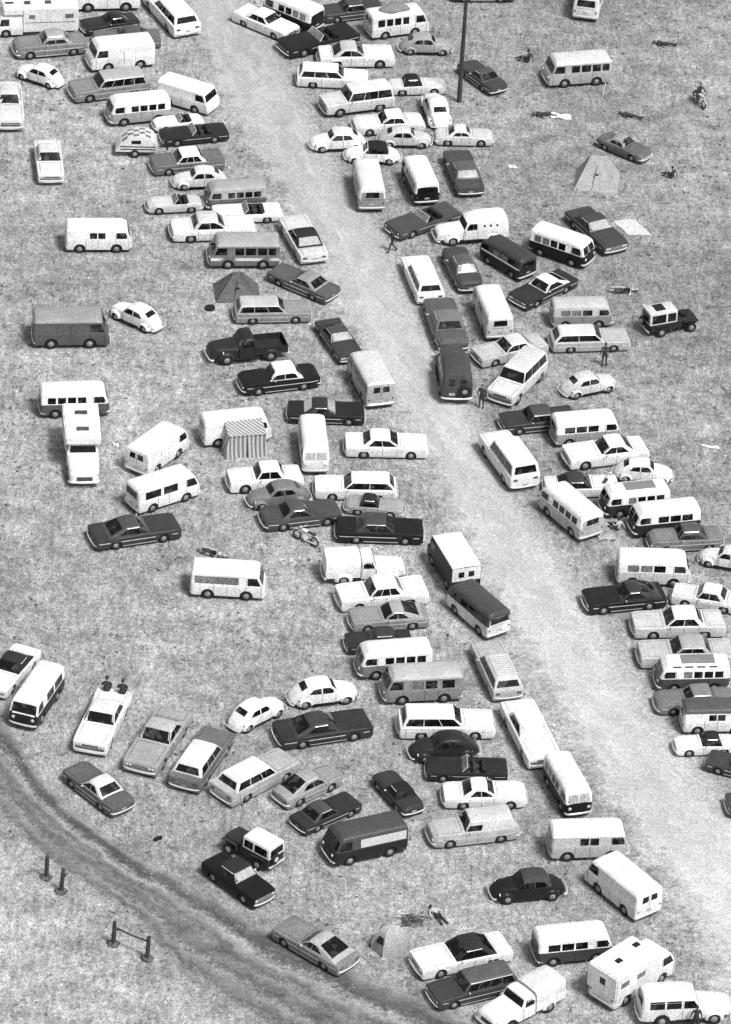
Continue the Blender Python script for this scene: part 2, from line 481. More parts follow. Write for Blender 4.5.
def open_car(kind, L=5.3, W=1.95, zb=0.2, belt=0.86, hood=0.84, deck=0.84, nose=0.70, tail=0.72, cock=(0.35, -1.15), wf=1.6, wr=-1.45, rw=0.33, fins=0.0, H=1.22, tf=.1, tr=.08, roundness=0.0, trim=True, stow=True, fenders=False):
    K = Kit(kind)
    if roundness < 0.3: tf, tr = 0.035, 0.03; nose = max(nose, hood-0.07); tail = max(tail, deck-0.06)
    top = [(-L/2, tail), (-L/2+0.3, deck), (cock[1], deck), (cock[0], belt), (L/2-0.4, hood), (L/2, nose)]
    fin = [(-L/2, fins), (-L/2+0.3, fins*0.9), (-L/2+1.5, 0), (L/2, 0)] if fins else None
    b = body_loft(L, W, zb, top, (wf, wr), rw, crown=0.03+0.05*roundness, rnd=0.05+0.08*roundness, fin=fin, wells=[(cock[1], cock[0], 0.36, 0.05)], tf=tf+0.1*roundness, tr=tr+0.1*roundness)
    bv = bvh_of(b)
    K.add('body', b, ['paint', 'dark', 'seat'], 'body')
    rows = [lerp(cock[1], cock[0], 0.52)] + ([lerp(cock[1], cock[0], 0.10)] if cock[0]-cock[1] > 1.35 else [])
    for xr in rows:
        for s in (1, -1):
            bm = bmesh.new()
            box(bm, xr+0.25, s*0.36, 0.48, 0.5, 0.56, 0.16, 0.05)
            box(bm, xr-0.03, s*0.36, 0.74, 0.14, 0.56, 0.48, 0.05, Matrix.Rotation(R(-12), 3, 'Y'))
            K.add('seat', bm, 'seat')
    bm = bmesh.new()
    wv = W/2*0.80; xw = cock[0]-0.02; xt = xw-0.32
    tube(bm, [(xw, -wv, belt), (xt, -wv*0.9, H), (xt, wv*0.9, H), (xw, wv, belt)], 0.028, 6)
    K.add('windshield_frame', bm, 'chrome')
    bm = bmesh.new()
    v = [bm.verts.new(p) for p in ((xw, -wv, belt+0.02), (xw, wv, belt+0.02), (xt, wv*0.9, H-0.02), (xt, -wv*0.9, H-0.02))]
    bm.faces.new(v); K.add('windshield', bm, 'pale_glass')  # glare on the pane is put into its pale colour
    bm = bmesh.new()
    n = 14; rr = 0.19
    pts = [(cock[0]-0.32+0.08*math.sin(2*math.pi*k/n), 0.36+rr*math.cos(2*math.pi*k/n), 0.86+rr*0.8*math.sin(2*math.pi*k/n)) for k in range(n+1)]
    tube(bm, pts, 0.014, 5); K.add('steering_wheel', bm, 'dark')
    if stow:
        bm = bmesh.new(); box(bm, cock[1]+0.02, 0, deck+0.05, 0.34, W*0.72, 0.16, 0.06); K.add('folded_top', bm, 'cloth', 'roof')
    ww = W/2*0.84
    end_patch(K, bv, 1, L, -ww*0.6, ww*0.6, 0.40, nose-0.12, 'grille', 'grille')
    for s in (1, -1):
        disc_lamp(K, bv, s*ww*0.85, nose-0.17, 1, 0.085)
        disc_lamp(K, bv, s*ww*0.85, tail-0.17, -1, 0.05, 'tail_light', 'tail')
    bar_bumper(K, L/2, W/2*0.84, 0.38, 1); bar_bumper(K, -L/2, W/2*0.86, 0.40, -1)
    if trim: strip(K, bv, L/2-0.25, -L/2+0.15, lerp(zb, belt, 0.62), 0.04)
    wheels(K, (wf, wr), W, rw)
    return K

def fender(bm, xw, yin, yout, rw, zc, rx, rz, n=14, a0=-12, a1=192):
    rows = []
    for k in range(n+1):
        a = R(lerp(a0, a1, k/n)); row = []
        for u in (0, 0.35, 0.65, 0.85, 0.96, 1.0, 1.0):
            f = math.sqrt(max(0.0, 1-0.62*u**3)) if len(row) < 6 else 0.55
            y = lerp(yin, yout, u)
            row.append(bm.verts.new((xw+rx*f*math.cos(a), y if len(row) < 6 else yout-math.copysign(0.03, yout), zc+rz*f*math.sin(a))))
        rows.append(row)
    for a, b in zip(rows, rows[1:]):
        for i in range(6): bm.faces.new((a[i], a[i+1], b[i+1], b[i]))
    bm.faces.new(rows[0]); bm.faces.new(rows[-1])

def beetle(kind='beetle', soft=None):
    K = Kit(kind); L, W, H = 4.05, 1.54, 1.48
    P = [(2.00, 0.42), (1.93, 0.62), (1.75, 0.78), (1.45, 0.89), (1.05, 0.96), (0.72, 0.98), (0.34, 1.36), (0.10, 1.45), (-0.25, 1.48), (-0.60, 1.44), (-0.95, 1.33), (-1.30, 1.12), (-1.60, 0.88), (-1.85, 0.62), (-1.98, 0.42)]
    if soft: P[6:11] = [(0.36, 1.34), (0.10, 1.43), (-0.25, 1.46), (-0.60, 1.44), (-0.92, 1.32), ]; P[11] = (-1.12, 0.99); P[12] = (-1.55, 0.84)
    def w_at(x): return interp([(-2.0, 0.30), (-1.8, 0.47), (-1.3, 0.63), (-0.8, 0.71), (0.5, 0.72), (1.0, 0.63), (1.6, 0.50), (1.9, 0.40), (2.0, 0.28)], x)
    xs = sorted({round(x, 3) for x in np.linspace(-1.98, 2.0, 46)} | {p[0] for p in P})
    Ps = sorted(P)
    rings = []
    for x in xs:
        zt = interp(Ps, x); w = w_at(x); zb = 0.24; bl = min(0.92, lerp(zb, zt, 0.8))
        hh = zt-bl
        half = [(0, zb), (w*0.85, zb), (w*0.99, zb+0.05), (w, lerp(zb, bl, 0.55)), (w*0.975, bl), (w*0.90 if hh > 0.2 else w*0.90, bl+hh*0.45), (w*0.84 if hh > 0.2 else w*0.78, bl+hh*0.76), (w*0.63, bl+hh*0.93), (w*0.3, bl+hh*0.99), (0, zt)]
        rings.append((x, half))
    b = bmesh.new(); loft(b, rings); b.normal_update()
    bv = bvh_of(b)
    if soft:
        up = bmesh.new(); rings2 = [(x, [(0, 0.93), (h[4][0], 0.93)] + [(y, z+0.012) for y, z in h[4:]]) for x, h in rings if -1.12 <= x <= 0.36]
        rings2 = [(x, [(y*1.012, max(z, 0.93)) for y, z in h]) for x, h in rings2]
        loft(up, rings2)
    for f in b.faces:
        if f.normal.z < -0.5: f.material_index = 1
    sm = bmesh.new()
    for s in (1, -1):
        seam(bv, sm, (0.60, s*0.7, 0.36), (0.60, s*0.7, 0.92), (0, s, 0)); seam(bv, sm, (-0.22, s*0.7, 0.36), (-0.22, s*0.7, 0.92), (0, s, 0))
    merge(b, sm, 1)
    K.add('body', b, ['paint', 'dark'], 'body', angle=50)
    fs = []
    for xw in (1.28, -1.14):
        for s in (1, -1):
            fm = bmesh.new(); fender(fm, xw, s*0.36, s*0.78, 0.32, 0.34, 0.50 if xw > 0 else 0.50, 0.44)
            bmesh.ops.recalc_face_normals(fm, faces=fm.faces)
            fs.append(fm.copy()); K.add('fender', fm, 'paint', 'body', angle=50)
    for s in (1, -1):
        bm = bmesh.new(); box(bm, 0.08, s*0.69, 0.30, 1.5, 0.16, 0.05, 0.015); K.add('running_board', bm, 'dark')
        bm = bmesh.new()
        fv = bvh_of(*fs)
        disc_lamp(K, fv, s*0.60, 0.60, 1, 0.09); disc_lamp(K, fv, s*0.62, 0.58, -1, 0.055, 'tail_light', 'tail')
    if soft: K.add('soft_top', up, 'cloth', 'roof', angle=50)
    tv = bvh_of(up) if False else bv
    if soft:
        tv = bv
    o = 0.02 if soft else 0.007
    K.add('windshield', patch(tv, [(0.70, 0.50, 1.02), (0.70, -0.50, 1.02), (0.42, -0.46, 1.30), (0.42, 0.46, 1.30)], o, 6, 3, (1, 0, 0.7)), 'glass')
    if soft: K.add('rear_window', patch(tv, [(-1.10, 0.36, 1.08), (-1.10, -0.36, 1.08), (-0.98, -0.32, 1.26), (-0.98, 0.32, 1.26)], 0.03, 6, 3, (-1, 0, 0.5)), 'pale_glass')
    else: K.add('rear_window', patch(tv, [(-1.30, 0.42, 1.06), (-1.30, -0.42, 1.06), (-1.0, -0.38, 1.30), (-1.0, 0.38, 1.30)], o, 6, 3, (-0.7, 0, 0.6)), 'glass')
    for s in (1, -1):
        K.add('side_window', patch(tv, [(0.60, s*.70, 0.95), (-0.18, s*.70, 0.95), (-0.18, s*.62, 1.29), (0.30, s*.62, 1.29)], o, 5, 3, (0, s, 0.3)), 'glass')
        K.add('side_window', patch(tv, [(-0.25, s*.70, 0.95), (-0.94, s*.68, 0.97), (-0.70, s*.60, 1.24), (-0.25, s*.62, 1.29)], o, 5, 3, (0, s, 0.3)), 'glass')
    bar_bumper(K, 1.95, 0.66, 0.40, 1, h=0.09, wrap=0.12); bar_bumper(K, -1.95, 0.66, 0.40, -1, h=0.09, wrap=0.12)
    wheels(K, (1.20, -1.20), W, 0.315, 0.15, 0.03)
    return K

# ------------------------------------------------------------------ vans and buses
def van(kind, L=4.28, W=1.72, H=1.92, zb=0.26, split=1.06, nose=(0.10, 0.30, 0.55), tailr=0.14, wf=1.15, wr=-1.25, rw=0.33, roofcrown=0.09,
        side=(), cabwin=True, rear=1, front='split', tumble=0.90, bump='paint', band=None, poptop=False, load=False, stripe=None, nose_z=1.15, rear_door=False, rearw=0.42, corner=0.22, spare=False, sunroof=False, side_mat='glass', wheel_y=0.05):
    """one-box body.  nose: how far the front leans back at belt / screen top / roof"""
    K = Kit(kind)
    n1, n2, n3 = nose
    if front == 'split': corner = max(corner, 0.34); tumble = min(tumble, 0.88)
    top = [(-L/2, H*0.80), (-L/2+0.03, H*0.91), (-L/2+tailr, H-0.03), (-L/2+tailr+0.2, H), (L/2-n3-0.25, H), (L/2-n3, H-0.05), (L/2-n2, H-0.28), (L/2-n1, nose_z), (L/2-n1*0.4, nose_z-0.18), (L/2, 0.72)]
    top = sorted(top)
    xs = set(np.round(np.linspace(-L/2, L/2, 50), 4).tolist()) | {round(p[0], 4) for p in top}
    ra = rw+0.06
    for w in (wf, wr):
        for k in range(9): xs.add(round(w+ra*math.cos(math.pi*k/8)*0.9999, 4))
        xs.add(round(w-ra-0.004, 4)); xs.add(round(w+ra+0.004, 4))
    for e in (0.012, 0.04, 0.09, 0.16): xs.add(round(L/2-e, 4)); xs.add(round(-L/2+e, 4))
    xs = sorted(x for x in xs if abs(x) <= L/2+1e-6)
    rings = []
    for x in xs:
        zt = interp(top, x); ef, er = L/2-x, x+L/2
        def rc(e, r): return 0 if e >= r else r-math.sqrt(max(0, r*r-(r-e)**2))
        w = W/2 - rc(ef, corner)*0.9 - rc(er, min(corner, 0.16))*0.8
        z0 = zb + rc(ef, 0.08)*0.6 + rc(er, 0.08)*0.6
        za = arch_z(x, (wf, wr), rw, ra)
        g = min(H-(0.31 if front == 'split' else 0.24), zt-0.10)           # gutter
        ws = w*lerp(1, tumble, max(0, (g-split)/(H-split)))
        sp = min(split, g-0.02)
        half = [(0, z0), (0.8*w, max(z0, za)), (0.97*w, max(z0+0.03, za)), (w, max(zb+0.2, za+0.012)), (w*1.0, max(lerp(zb, sp, 0.75), za+0.024)), (w*0.995, max(sp-0.002, za+0.036)), (w*0.985, max(sp+0.02, za+0.05)),
                (ws, g), (ws*0.95, lerp(g, zt, 0.42)), (ws*0.82, lerp(g, zt, 0.74)), (ws*0.5, lerp(g, zt, 0.95)), (0, zt)]
        rings.append((x, half))
    b = bmesh.new(); loft(b, rings); b.normal_update()
    bv = bvh_of(b)
    up = None
    if band:  # separate roof piece (own colour) from the split line or the gutter upward
        zc = split if band == 'split' else H-(0.315 if front == 'split' else 0.245)
        up = b.copy()
        bmesh.ops.delete(up, geom=[f for f in up.faces if f.calc_center_median().z < zc or len(f.verts) > 6], context='FACES')
        ends = [f for f in b.faces if len(f.verts) > 6]
        bmesh.ops.delete(b, geom=[f for f in b.faces if f.calc_center_median().z >= zc and len(f.verts) <= 6], context='FACES')
    for f in b.faces:
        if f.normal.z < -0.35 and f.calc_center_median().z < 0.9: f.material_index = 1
    sm = bmesh.new()
    zg0, zg1 = max(split+0.06, 0), H-(0.39 if front == 'split' else 0.33)
    for s in (1, -1):
        if cabwin:
            x1 = L/2-n1-0.12; xt = L/2-n2-0.12; x0 = x1-0.78
            K.add('side_window', patch(bv, [(x1, s*W/2, zg0), (x0, s*W/2, zg0), (x0, s*W/2*.93, zg1), (xt, s*W/2*.93, zg1)], 0.008, 5, 2, (0, s, 0.1)), 'glass')
            seam(bv, sm, (x0-0.05, s*W/2, zb+0.1), (x0-0.05, s*W/2, zg1), (0, s, 0))
            if abs(x1+0.05-wf) > ra: seam(bv, sm, (x1+0.03, s*W/2, zb+0.1), (x1+0.03, s*W/2, split), (0, s, 0))
        for (a, c, mt) in side:
            K.add('side_window', patch(bv, [(c, s*W/2, zg0), (a, s*W/2, zg0), (a, s*W/2*.93, zg1), (c, s*W/2*.93, zg1)], 0.008, 4, 2, (0, s, 0.1)), mt)
        seam(bv, sm, (-0.05, s*W/2, zb+0.12), (-0.05, s*W/2, split+(0 if side else 0.35)), (0, s, 0))
        seam(bv, sm, (-0.85, s*W/2, zb+0.12), (-0.85, s*W/2, split+(0 if side else 0.35)), (0, s, 0))
    if rear == 2: seam(bv, sm, (-L/2, 0, zb+0.15), (-L/2, 0, H-0.4), (-1, 0, 0))
    if rear == 1: seam(bv, sm, (-L/2, -0.55, 1.0), (-L/2, 0.55, 1.0), (-1, 0, 0)); 
    merge(b, sm, 1)
    K.add('body', b, ['paint', 'dark'], 'body', angle=45)
    if up: K.add('roof', up, 'paint', 'roof', angle=45)
    fw = W/2*(0.80 if front == 'split' else 0.88)
    if front == 'split':
        for s in (1, -1):
            K.add('windshield', patch(bv, [(L/2-n1, s*0.03, zg0), (L/2-n1, s*fw, zg0), (L/2-n2, s*fw*0.90, zg1), (L/2-n2, s*0.03, zg1)], 0.01, 5, 3, (1, 0, 0.2)), 'glass')
    else:
        K.add('windshield', patch(bv, [(L/2-n1, -fw, zg0), (L/2-n1, fw, zg0), (L/2-n2, fw*0.93, zg1), (L/2-n2, -fw*0.93, zg1)], 0.01, 8, 3, (1, 0, 0.2)), 'glass')
    if rear == 1:
        K.add('rear_window', patch(bv, [(-L/2, -rearw, zg0+0.03), (-L/2, rearw, zg0+0.03), (-L/2, rearw*0.95, zg1), (-L/2, -rearw*0.95, zg1)], 0.01, 6, 2, (-1, 0, 0)), 'glass')
    elif rear == 2:
        for s in (1, -1):
            K.add('rear_window', patch(bv, [(-L/2, s*0.09, zg0+0.08), (-L/2, s*0.52, zg0+0.08), (-L/2, s*0.49, zg1-0.02), (-L/2, s*0.09, zg1-0.02)], 0.01, 4, 2, (-1, 0, 0)), 'glass')
    for s in (1, -1):
        disc_lamp(K, bv, s*W*0.34, 0.80, 1, 0.105); disc_lamp(K, bv, s*W*0.40, 0.78, -1, 0.06, 'tail_light', 'tail')
    end_patch(K, bv, -1, L, -0.17, 0.17, 0.62, 0.74, 'licence_plate', 'plate', 0.012, 2)
    mt = 'paint' if bump == 'paint' else 'chrome'
    bar_bumper(K, L/2-0.03, W/2*0.90, 0.44, 1, h=0.14, wrap=0.30, mat='lamp' if bump == 'paint' else 'chrome', bow=0.06)
    bar_bumper(K, -L/2+0.03, W/2*0.92, 0.44, -1, h=0.14, wrap=0.25, mat='lamp' if bump == 'paint' else 'chrome', bow=0.04)
    if stripe: strip(K, bv, L/2-0.1, -L/2+0.05, stripe[0], stripe[1], 'side_stripe', 'white_trim', None, 0.022)
    wheels(K, (wf, wr), W, rw, 0.18, wheel_y)
    if poptop:
        bm = bmesh.new(); box(bm, -0.1, 0, H+0.03, L*0.55, W*0.66, 0.14, 0.05); K.add('pop_top', bm, 'paint', 'roof')
    if sunroof:
        bm = patch(bv, [(-1.25, -0.45, H), (0.75, -0.45, H), (0.75, 0.45, H), (-1.25, 0.45, H)], 0.016, 8, 6, (0, 0, 1)); K.add('sunroof_panel', bm, 'cloth', 'accent')
        for s in (1, -1):
            for i in range(4):
                x = -1.35+i*0.72
                K.add('skylight', patch(bv, [(x, s*0.60, 1.80), (x+0.5, s*0.60, 1.80), (x+0.5, s*0.66, 1.72), (x, s*0.66, 1.72)], 0.01, 3, 1, (0, s, 0.8)), 'glass')
    if spare:
        bm = bmesh.new(); 
        rows = []
        for rr, dx in ((0.34, 0.0), (0.36, -0.08), (0.34, -0.16), (0.2, -0.17)):
            rows.append([bm.verts.new((-L/2-0.02+dx, 0.42+rr*math.cos(2*math.pi*k/18), 0.95+rr*math.sin(2*math.pi*k/18))) for k in range(18)])
        for a, c in zip(rows, rows[1:]):
            for i in range(18): bm.faces.new((a[i], a[(i+1) % 18], c[(i+1) % 18], c[i]))
        bm.faces.new(rows[-1]); bm.faces.new(rows[0][::-1]); K.add('spare_wheel', bm, 'tyre')
    if load:
        bm = bmesh.new(); bmesh.ops.create_icosphere(bm, subdivisions=3, radius=1)
        for v in bm.verts:
            k = 1+0.12*math.sin(5*v.co.x+3*v.co.y)
            v.co = Vector((v.co.x*1.15*k-0.2, v.co.y*0.62*k, max(-0.05, v.co.z*0.34*k)+H+0.02))
        K.add('roof_luggage', bm, 'cloth', 'accent')
    return K

# ------------------------------------------------------------------ trucks
def hooded_truck(kind, L=5.0, W=1.85, H=1.85, rear='panel', wr=-1.35, wf=1.45, rw=0.37, cab_back=-0.35, cab_front=0.65, portholes=False, cabH=1.72, belt=1.12, capz=1.85, modern=False, nside=0, rearwin=2, spare=False, open_bed=True, W2=None, rack=False):
    """bonneted truck, van or carryall with separate fenders"""
    K = Kit(kind); zb = 0.38
    nose = L/2; r = Matrix
    # bonnet + lower cab
    hw = W*0.36 if not modern else W*0.49
    b = bmesh.new(); rings = []
    hoodP = [(cab_front, belt+0.0), (nose-0.45, belt-0.06), (nose-0.15, belt-0.14), (nose, belt-0.36)]
    for x in np.linspace(cab_front-0.02, nose, 14):
        zt = interp(hoodP, x); f = max(0, (x-(nose-0.5))/0.5); w = lerp(W*0.43 if not modern else W*0.485, hw*0.92, (x-cab_front)/(nose-cab_front))*(1-0.1*f*f)
        za = arch_z(x, (wf,), rw, rw+0.07) if modern else -1
        rings.append((x, [(0, zb), (w*0.9, max(zb, za)), (w, max(zb+0.05, za)), (w, max(lerp(zb, zt, 0.6), za+0.02)), (w*0.97, max(zt-0.10, za+0.03)), (w*0.84, zt-0.02 if not modern else zt), (w*0.5, zt+0.03), (0, zt+0.05)]))
    loft(b, rings)
    # cab
    cb = bmesh.new(); P = [(cab_front+0.02, belt), (cab_front-0.22, cabH-0.10), (cab_front-0.42, cabH-0.01), (cab_back+0.25, cabH), (cab_back+0.06, cabH-0.06), (cab_back, belt)]
    lowP = sorted(P); rings = []
    rear_x = -L/2 if rear in ('panel', 'carry') else cab_back
    if rear in ('panel', 'carry'):
        lowP = sorted([(cab_front+0.02, belt), (cab_front-0.22, cabH-0.10), (cab_front-0.45, cabH), (cab_back, H), (-L/2+0.35, H), (-L/2+0.12, H-0.10), (-L/2+0.02, H-0.4), (-L/2, belt-0.1)])
    xs = sorted({round(p[0], 4) for p in lowP} | set(np.round(np.linspace(rear_x, cab_front+0.02, 26), 4).tolist()) |
                ({round(wr+(rw+0.07)*math.cos(math.pi*k/8), 4) for k in range(9)} if rear in ('panel', 'carry') else set()))
    for x in xs:
        zt = max(interp(lowP, x), belt+0.02); er = x-rear_x; w = W*0.47
        if rear in ('panel', 'carry') and er < 0.3: w -= 0.10*(1-er/0.3)**2
        za = arch_z(x, (wr,), rw, rw+0.07) if rear in ('panel', 'carry') else -1
        rd_ = 0.34 if rear in ('panel', 'carry') else 0.22; g = max(belt+0.012, zt-rd_); wt = lerp(w, w*0.88, (g-belt)/(H-belt+0.01))
        rings.append((x, [(0, zb), (w*0.9, max(zb, za)), (w*0.99, max(zb+0.03, za)), (w*1.01, max(lerp(zb, belt, 0.6), za+0.02)), (w*0.99, belt), (wt, g), (wt*0.93, lerp(g, zt, 0.55)), (wt*0.76, lerp(g, zt, 0.86)), (wt*0.4, zt), (0, zt+0.02)]))
    loft(cb, rings)
    for bb in (b, cb):
        bb.normal_update()
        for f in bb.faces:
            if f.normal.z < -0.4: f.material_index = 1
    bv = bvh_of(b, cb); cv = bvh_of(cb)
    K.add('hood', b, ['paint', 'dark'], 'body', angle=45)
    z0, z1 = belt+0.07, cabH-0.17
    fw = W*0.40
    K.add('windshield', patch(cv, [(cab_front-0.02, -fw, z0), (cab_front-0.02, fw, z0), (cab_front-0.2, fw*0.92, z1), (cab_front-0.2, -fw*0.92, z1)], 0.01, 8, 3, (1, 0, 0.3)), 'glass')
    sm = bmesh.new()
    for s in (1, -1):
        x1, x0 = cab_front-0.14, max(cab_back+0.12, cab_front-0.95)
        K.add('side_window', patch(cv, [(x1, s*W/2, z0), (x0, s*W/2, z0), (x0, s*W/2*.92, z1), (x1-0.13, s*W/2*.92, z1)], 0.01, 5, 2, (0, s, 0.1)), 'glass')
        seam(cv, sm, (x0-0.06, s*W/2, zb+0.1), (x0-0.06, s*W/2, z1), (0, s, 0))
        seam(cv, sm, (x1+0.08, s*W/2, zb+0.1), (x1+0.08, s*W/2, belt), (0, s, 0))
        if portholes:
            for px in (-0.75, -1.2, -1.65):
                h = cv.ray_cast(Vector((px, s*2, 1.42)), Vector((0, -s, 0)), 3)[0]
                bm = bmesh.new(); lathe_y(bm, [(0.09, h.y-s*0.02), (0.09, h.y+s*0.01), (0.04, h.y+s*0.014)], px, 0, 1.42, 12); K.add('porthole', bm, 'glass')
        for i in range(nside):
            a = lerp(x0-0.14, -L/2+0.3, i/nside); c = lerp(x0-0.14, -L/2+0.3, (i+1)/nside)+0.10
            K.add('side_window', patch(cv, [(a, s*W/2, z0), (c, s*W/2, z0), (c, s*W/2*.92, z1+0.02), (a, s*W/2*.92, z1+0.02)], 0.01, 4, 2, (0, s, 0.1)), 'glass')
    merge(cb, sm, 1)
    K.add('cab' if rear not in ('panel', 'carry') else 'body', cb, ['paint', 'dark'], 'body', angle=45)
    if rear in ('panel', 'carry'):
        if rearwin == 1: K.add('rear_window', patch(cv, [(-L/2, -0.6, z0+0.04), (-L/2, 0.6, z0+0.04), (-L/2+0.02, 0.55, z1), (-L/2+0.02, -0.55, z1)], 0.012, 6, 2, (-1, 0, 0.2)), 'glass')
        else:
            for s in (1, -1): K.add('rear_window', patch(cv, [(-L/2, s*0.16, z0+0.08), (-L/2, s*0.5, z0+0.08), (-L/2+0.02, s*0.48, z1-0.04), (-L/2+0.02, s*0.16, z1-0.04)], 0.012, 3, 2, (-1, 0, 0.2)), 'glass')
    else:
        K.add('rear_window', patch(cv, [(cab_back, -0.45, z0+0.02), (cab_back, 0.45, z0+0.02), (cab_back+0.03, 0.42, z1-0.03), (cab_back+0.03, -0.42, z1-0.03)], 0.012, 6, 2, (-1, 0, 0.1)), 'glass')
        # load bed
        bb = bmesh.new(); bx0, bx1 = -L/2, cab_back-0.04; bw = W*0.44 if not modern else W*0.48; t = 0.06; bt = belt-0.10
        mid = (bx0+bx1)/2
        box(bb, mid, 0, 0.56, bx1-bx0, bw*2, 0.08)
        for s in (1, -1): box(bb, mid, s*(bw-t/2), 0.59+(bt-0.59)/2, bx1-bx0, t, bt-0.59, 0.012)
        box(bb, bx1-t/2, 0, 0.59+(bt-0.59)/2, t, bw*2-2*t-0.004, bt-0.59, 0.01); box(bb, bx0+t/2, 0, 0.59+(bt-0.59)/2, t, bw*2-2*t-0.004, bt-0.59, 0.01)
        K.add('load_bed', bb, 'paint', 'body')
        if rear == 'cap':
            c = bmesh.new(); rings = []
            for x in np.linspace(bx0+0.02, bx1-0.0, 12):
                e = min(x-bx0-0.02, bx1-x); rr = max(0, 0.12-e)
                w = bw-0.01; zt = capz-rr*0.7
                rings.append((x, [(0, bt-0.02), (w*0.8, bt-0.02), (w, bt+0.005), (w*0.99, bt+0.2), (w*0.94, zt-0.14), (w*0.82, zt-0.04), (w*0.5, zt), (0, zt+0.02)]))
            loft(c, rings); K.add('canopy', c, 'cloth', 'roof', angle=50)
            K.add('rear_window', patch(bvh_of(c) if False else cv, [(0,0,0)]*4, 0) , 'glass') if False else None
        if rear == 'camper':
            c = bmesh.new(); cz = capz
            box(c, mid-0.1, 0, (bt+cz)/2+0.02, bx1-bx0+0.35, W*1.08, cz-bt, 0.07)
            K.add('camper_box', c, 'paint', 'roof')
            c2 = bmesh.new(); box(c2, bx1+0.50, 0, cz-0.24, 1.3, W*1.06, 0.52, 0.07); K.add('camper_overcab', c2, 'paint', 'roof')
            for s in (1, -1):
                for xx in (mid-0.55, mid+0.35):
                    w_ = bmesh.new(); box(w_, xx, s*(W*0.54+0.006), lerp(bt, cz, 0.62), 0.5, 0.012, 0.3); K.add('side_window', w_, 'glass')
            w_ = bmesh.new(); box(w_, bx0-0.283, 0.25, lerp(bt, cz, 0.60), 0.012, 0.42, 0.40); K.add('rear_window', w_, 'glass')
            w_ = bmesh.new(); box(w_, bx0-0.281, -0.40, lerp(bt, cz, 0.46), 0.012, 0.56, (cz-bt)*0.80, 0.004); K.add('rear_door', w_, 'paint', 'roof')
            for xx in (mid-0.3, bx1+0.3):
                w_ = bmesh.new(); box(w_, xx, 0.0, cz+0.07, 0.32, 0.7, 0.07, 0.015); K.add('roof_vent', w_, 'grille')
    bf = []
    if not modern:
        for s in (1, -1):
            fm = bmesh.new(); fender(fm, wf, s*W*0.28, s*(W/2), rw, rw+0.04, rw*1.62, rw*1.38); bmesh.ops.recalc_face_normals(fm, faces=fm.faces); bf.append(fm.copy()); K.add('fender', fm, 'paint', 'body', angle=50)
            if rear not in ('carry',):
                fm = bmesh.new(); fender(fm, wr, s*W*0.40, s*(W/2+0.02), rw, rw+0.03, rw*1.5, rw*1.30); bmesh.ops.recalc_face_normals(fm, faces=fm.faces); K.add('fender', fm, 'paint', 'body', angle=50)
            bm = bmesh.new(); box(bm, (wf+wr)/2+0.1, s*W*0.475, 0.42, wf-wr-1.2, 0.16, 0.05, 0.01); K.add('running_board', bm, 'dark')
    else:
        for s in (1, -1):
            fm = bmesh.new(); fender(fm, wr, s*W*0.42, s*(W*0.495), rw, rw+0.03, rw*1.3, rw*1.2); bmesh.ops.recalc_face_normals(fm, faces=fm.faces); K.add('fender', fm, 'paint', 'body', angle=50)
    lv = bvh_of(*( [x for x in bf] if bf else [])) if bf else bv
    for s in (1, -1):
        disc_lamp(K, lv, s*W*(0.40), 0.84, 1, 0.10)
    end_patch(K, bv, 1, L, -W*0.24, W*0.24, 0.5, belt-0.35, 'grille', 'grille')
    bar_bumper(K, nose+0.02, W*0.45, 0.46, 1, h=0.14, wrap=0.15)
    bar_bumper(K, -L/2-(0.30 if rear == 'camper' else 0.02), W*0.44, 0.48, -1, h=0.12, wrap=0.05)
    wheels(K, (wf, wr), W, rw, 0.19, 0.03)
    if spare:
        bm = bmesh.new(); rows = []
        for rr, dx in ((0.34, 0.0), (0.37, -0.08), (0.34, -0.16), (0.2, -0.17)):
            rows.append([bm.verts.new((-L/2-0.03+dx, -0.42+rr*math.cos(2*math.pi*k/18), 0.98+rr*math.sin(2*math.pi*k/18))) for k in range(18)])
        for a, c in zip(rows, rows[1:]):
            for i in range(18): bm.faces.new((a[i], a[(i+1) % 18], c[(i+1) % 18], c[i]))
        bm.faces.new(rows[-1]); bm.faces.new(rows[0][::-1]); se = K.add('spare_wheel', bm, 'tyre')
        bm = bmesh.new(); tube(bm, [(-L/2-0.18, -0.42, 0.98), (-L/2-0.22, -0.42, 0.98)], [0.17, 0.12], 14); K.sub(se, 'rim', bm, 'rim')
        end_patch(K, cv, -1, L, 0.12, 0.46, 0.62, 0.80, 'licence_plate', 'plate', 0.012, 2)
    return K

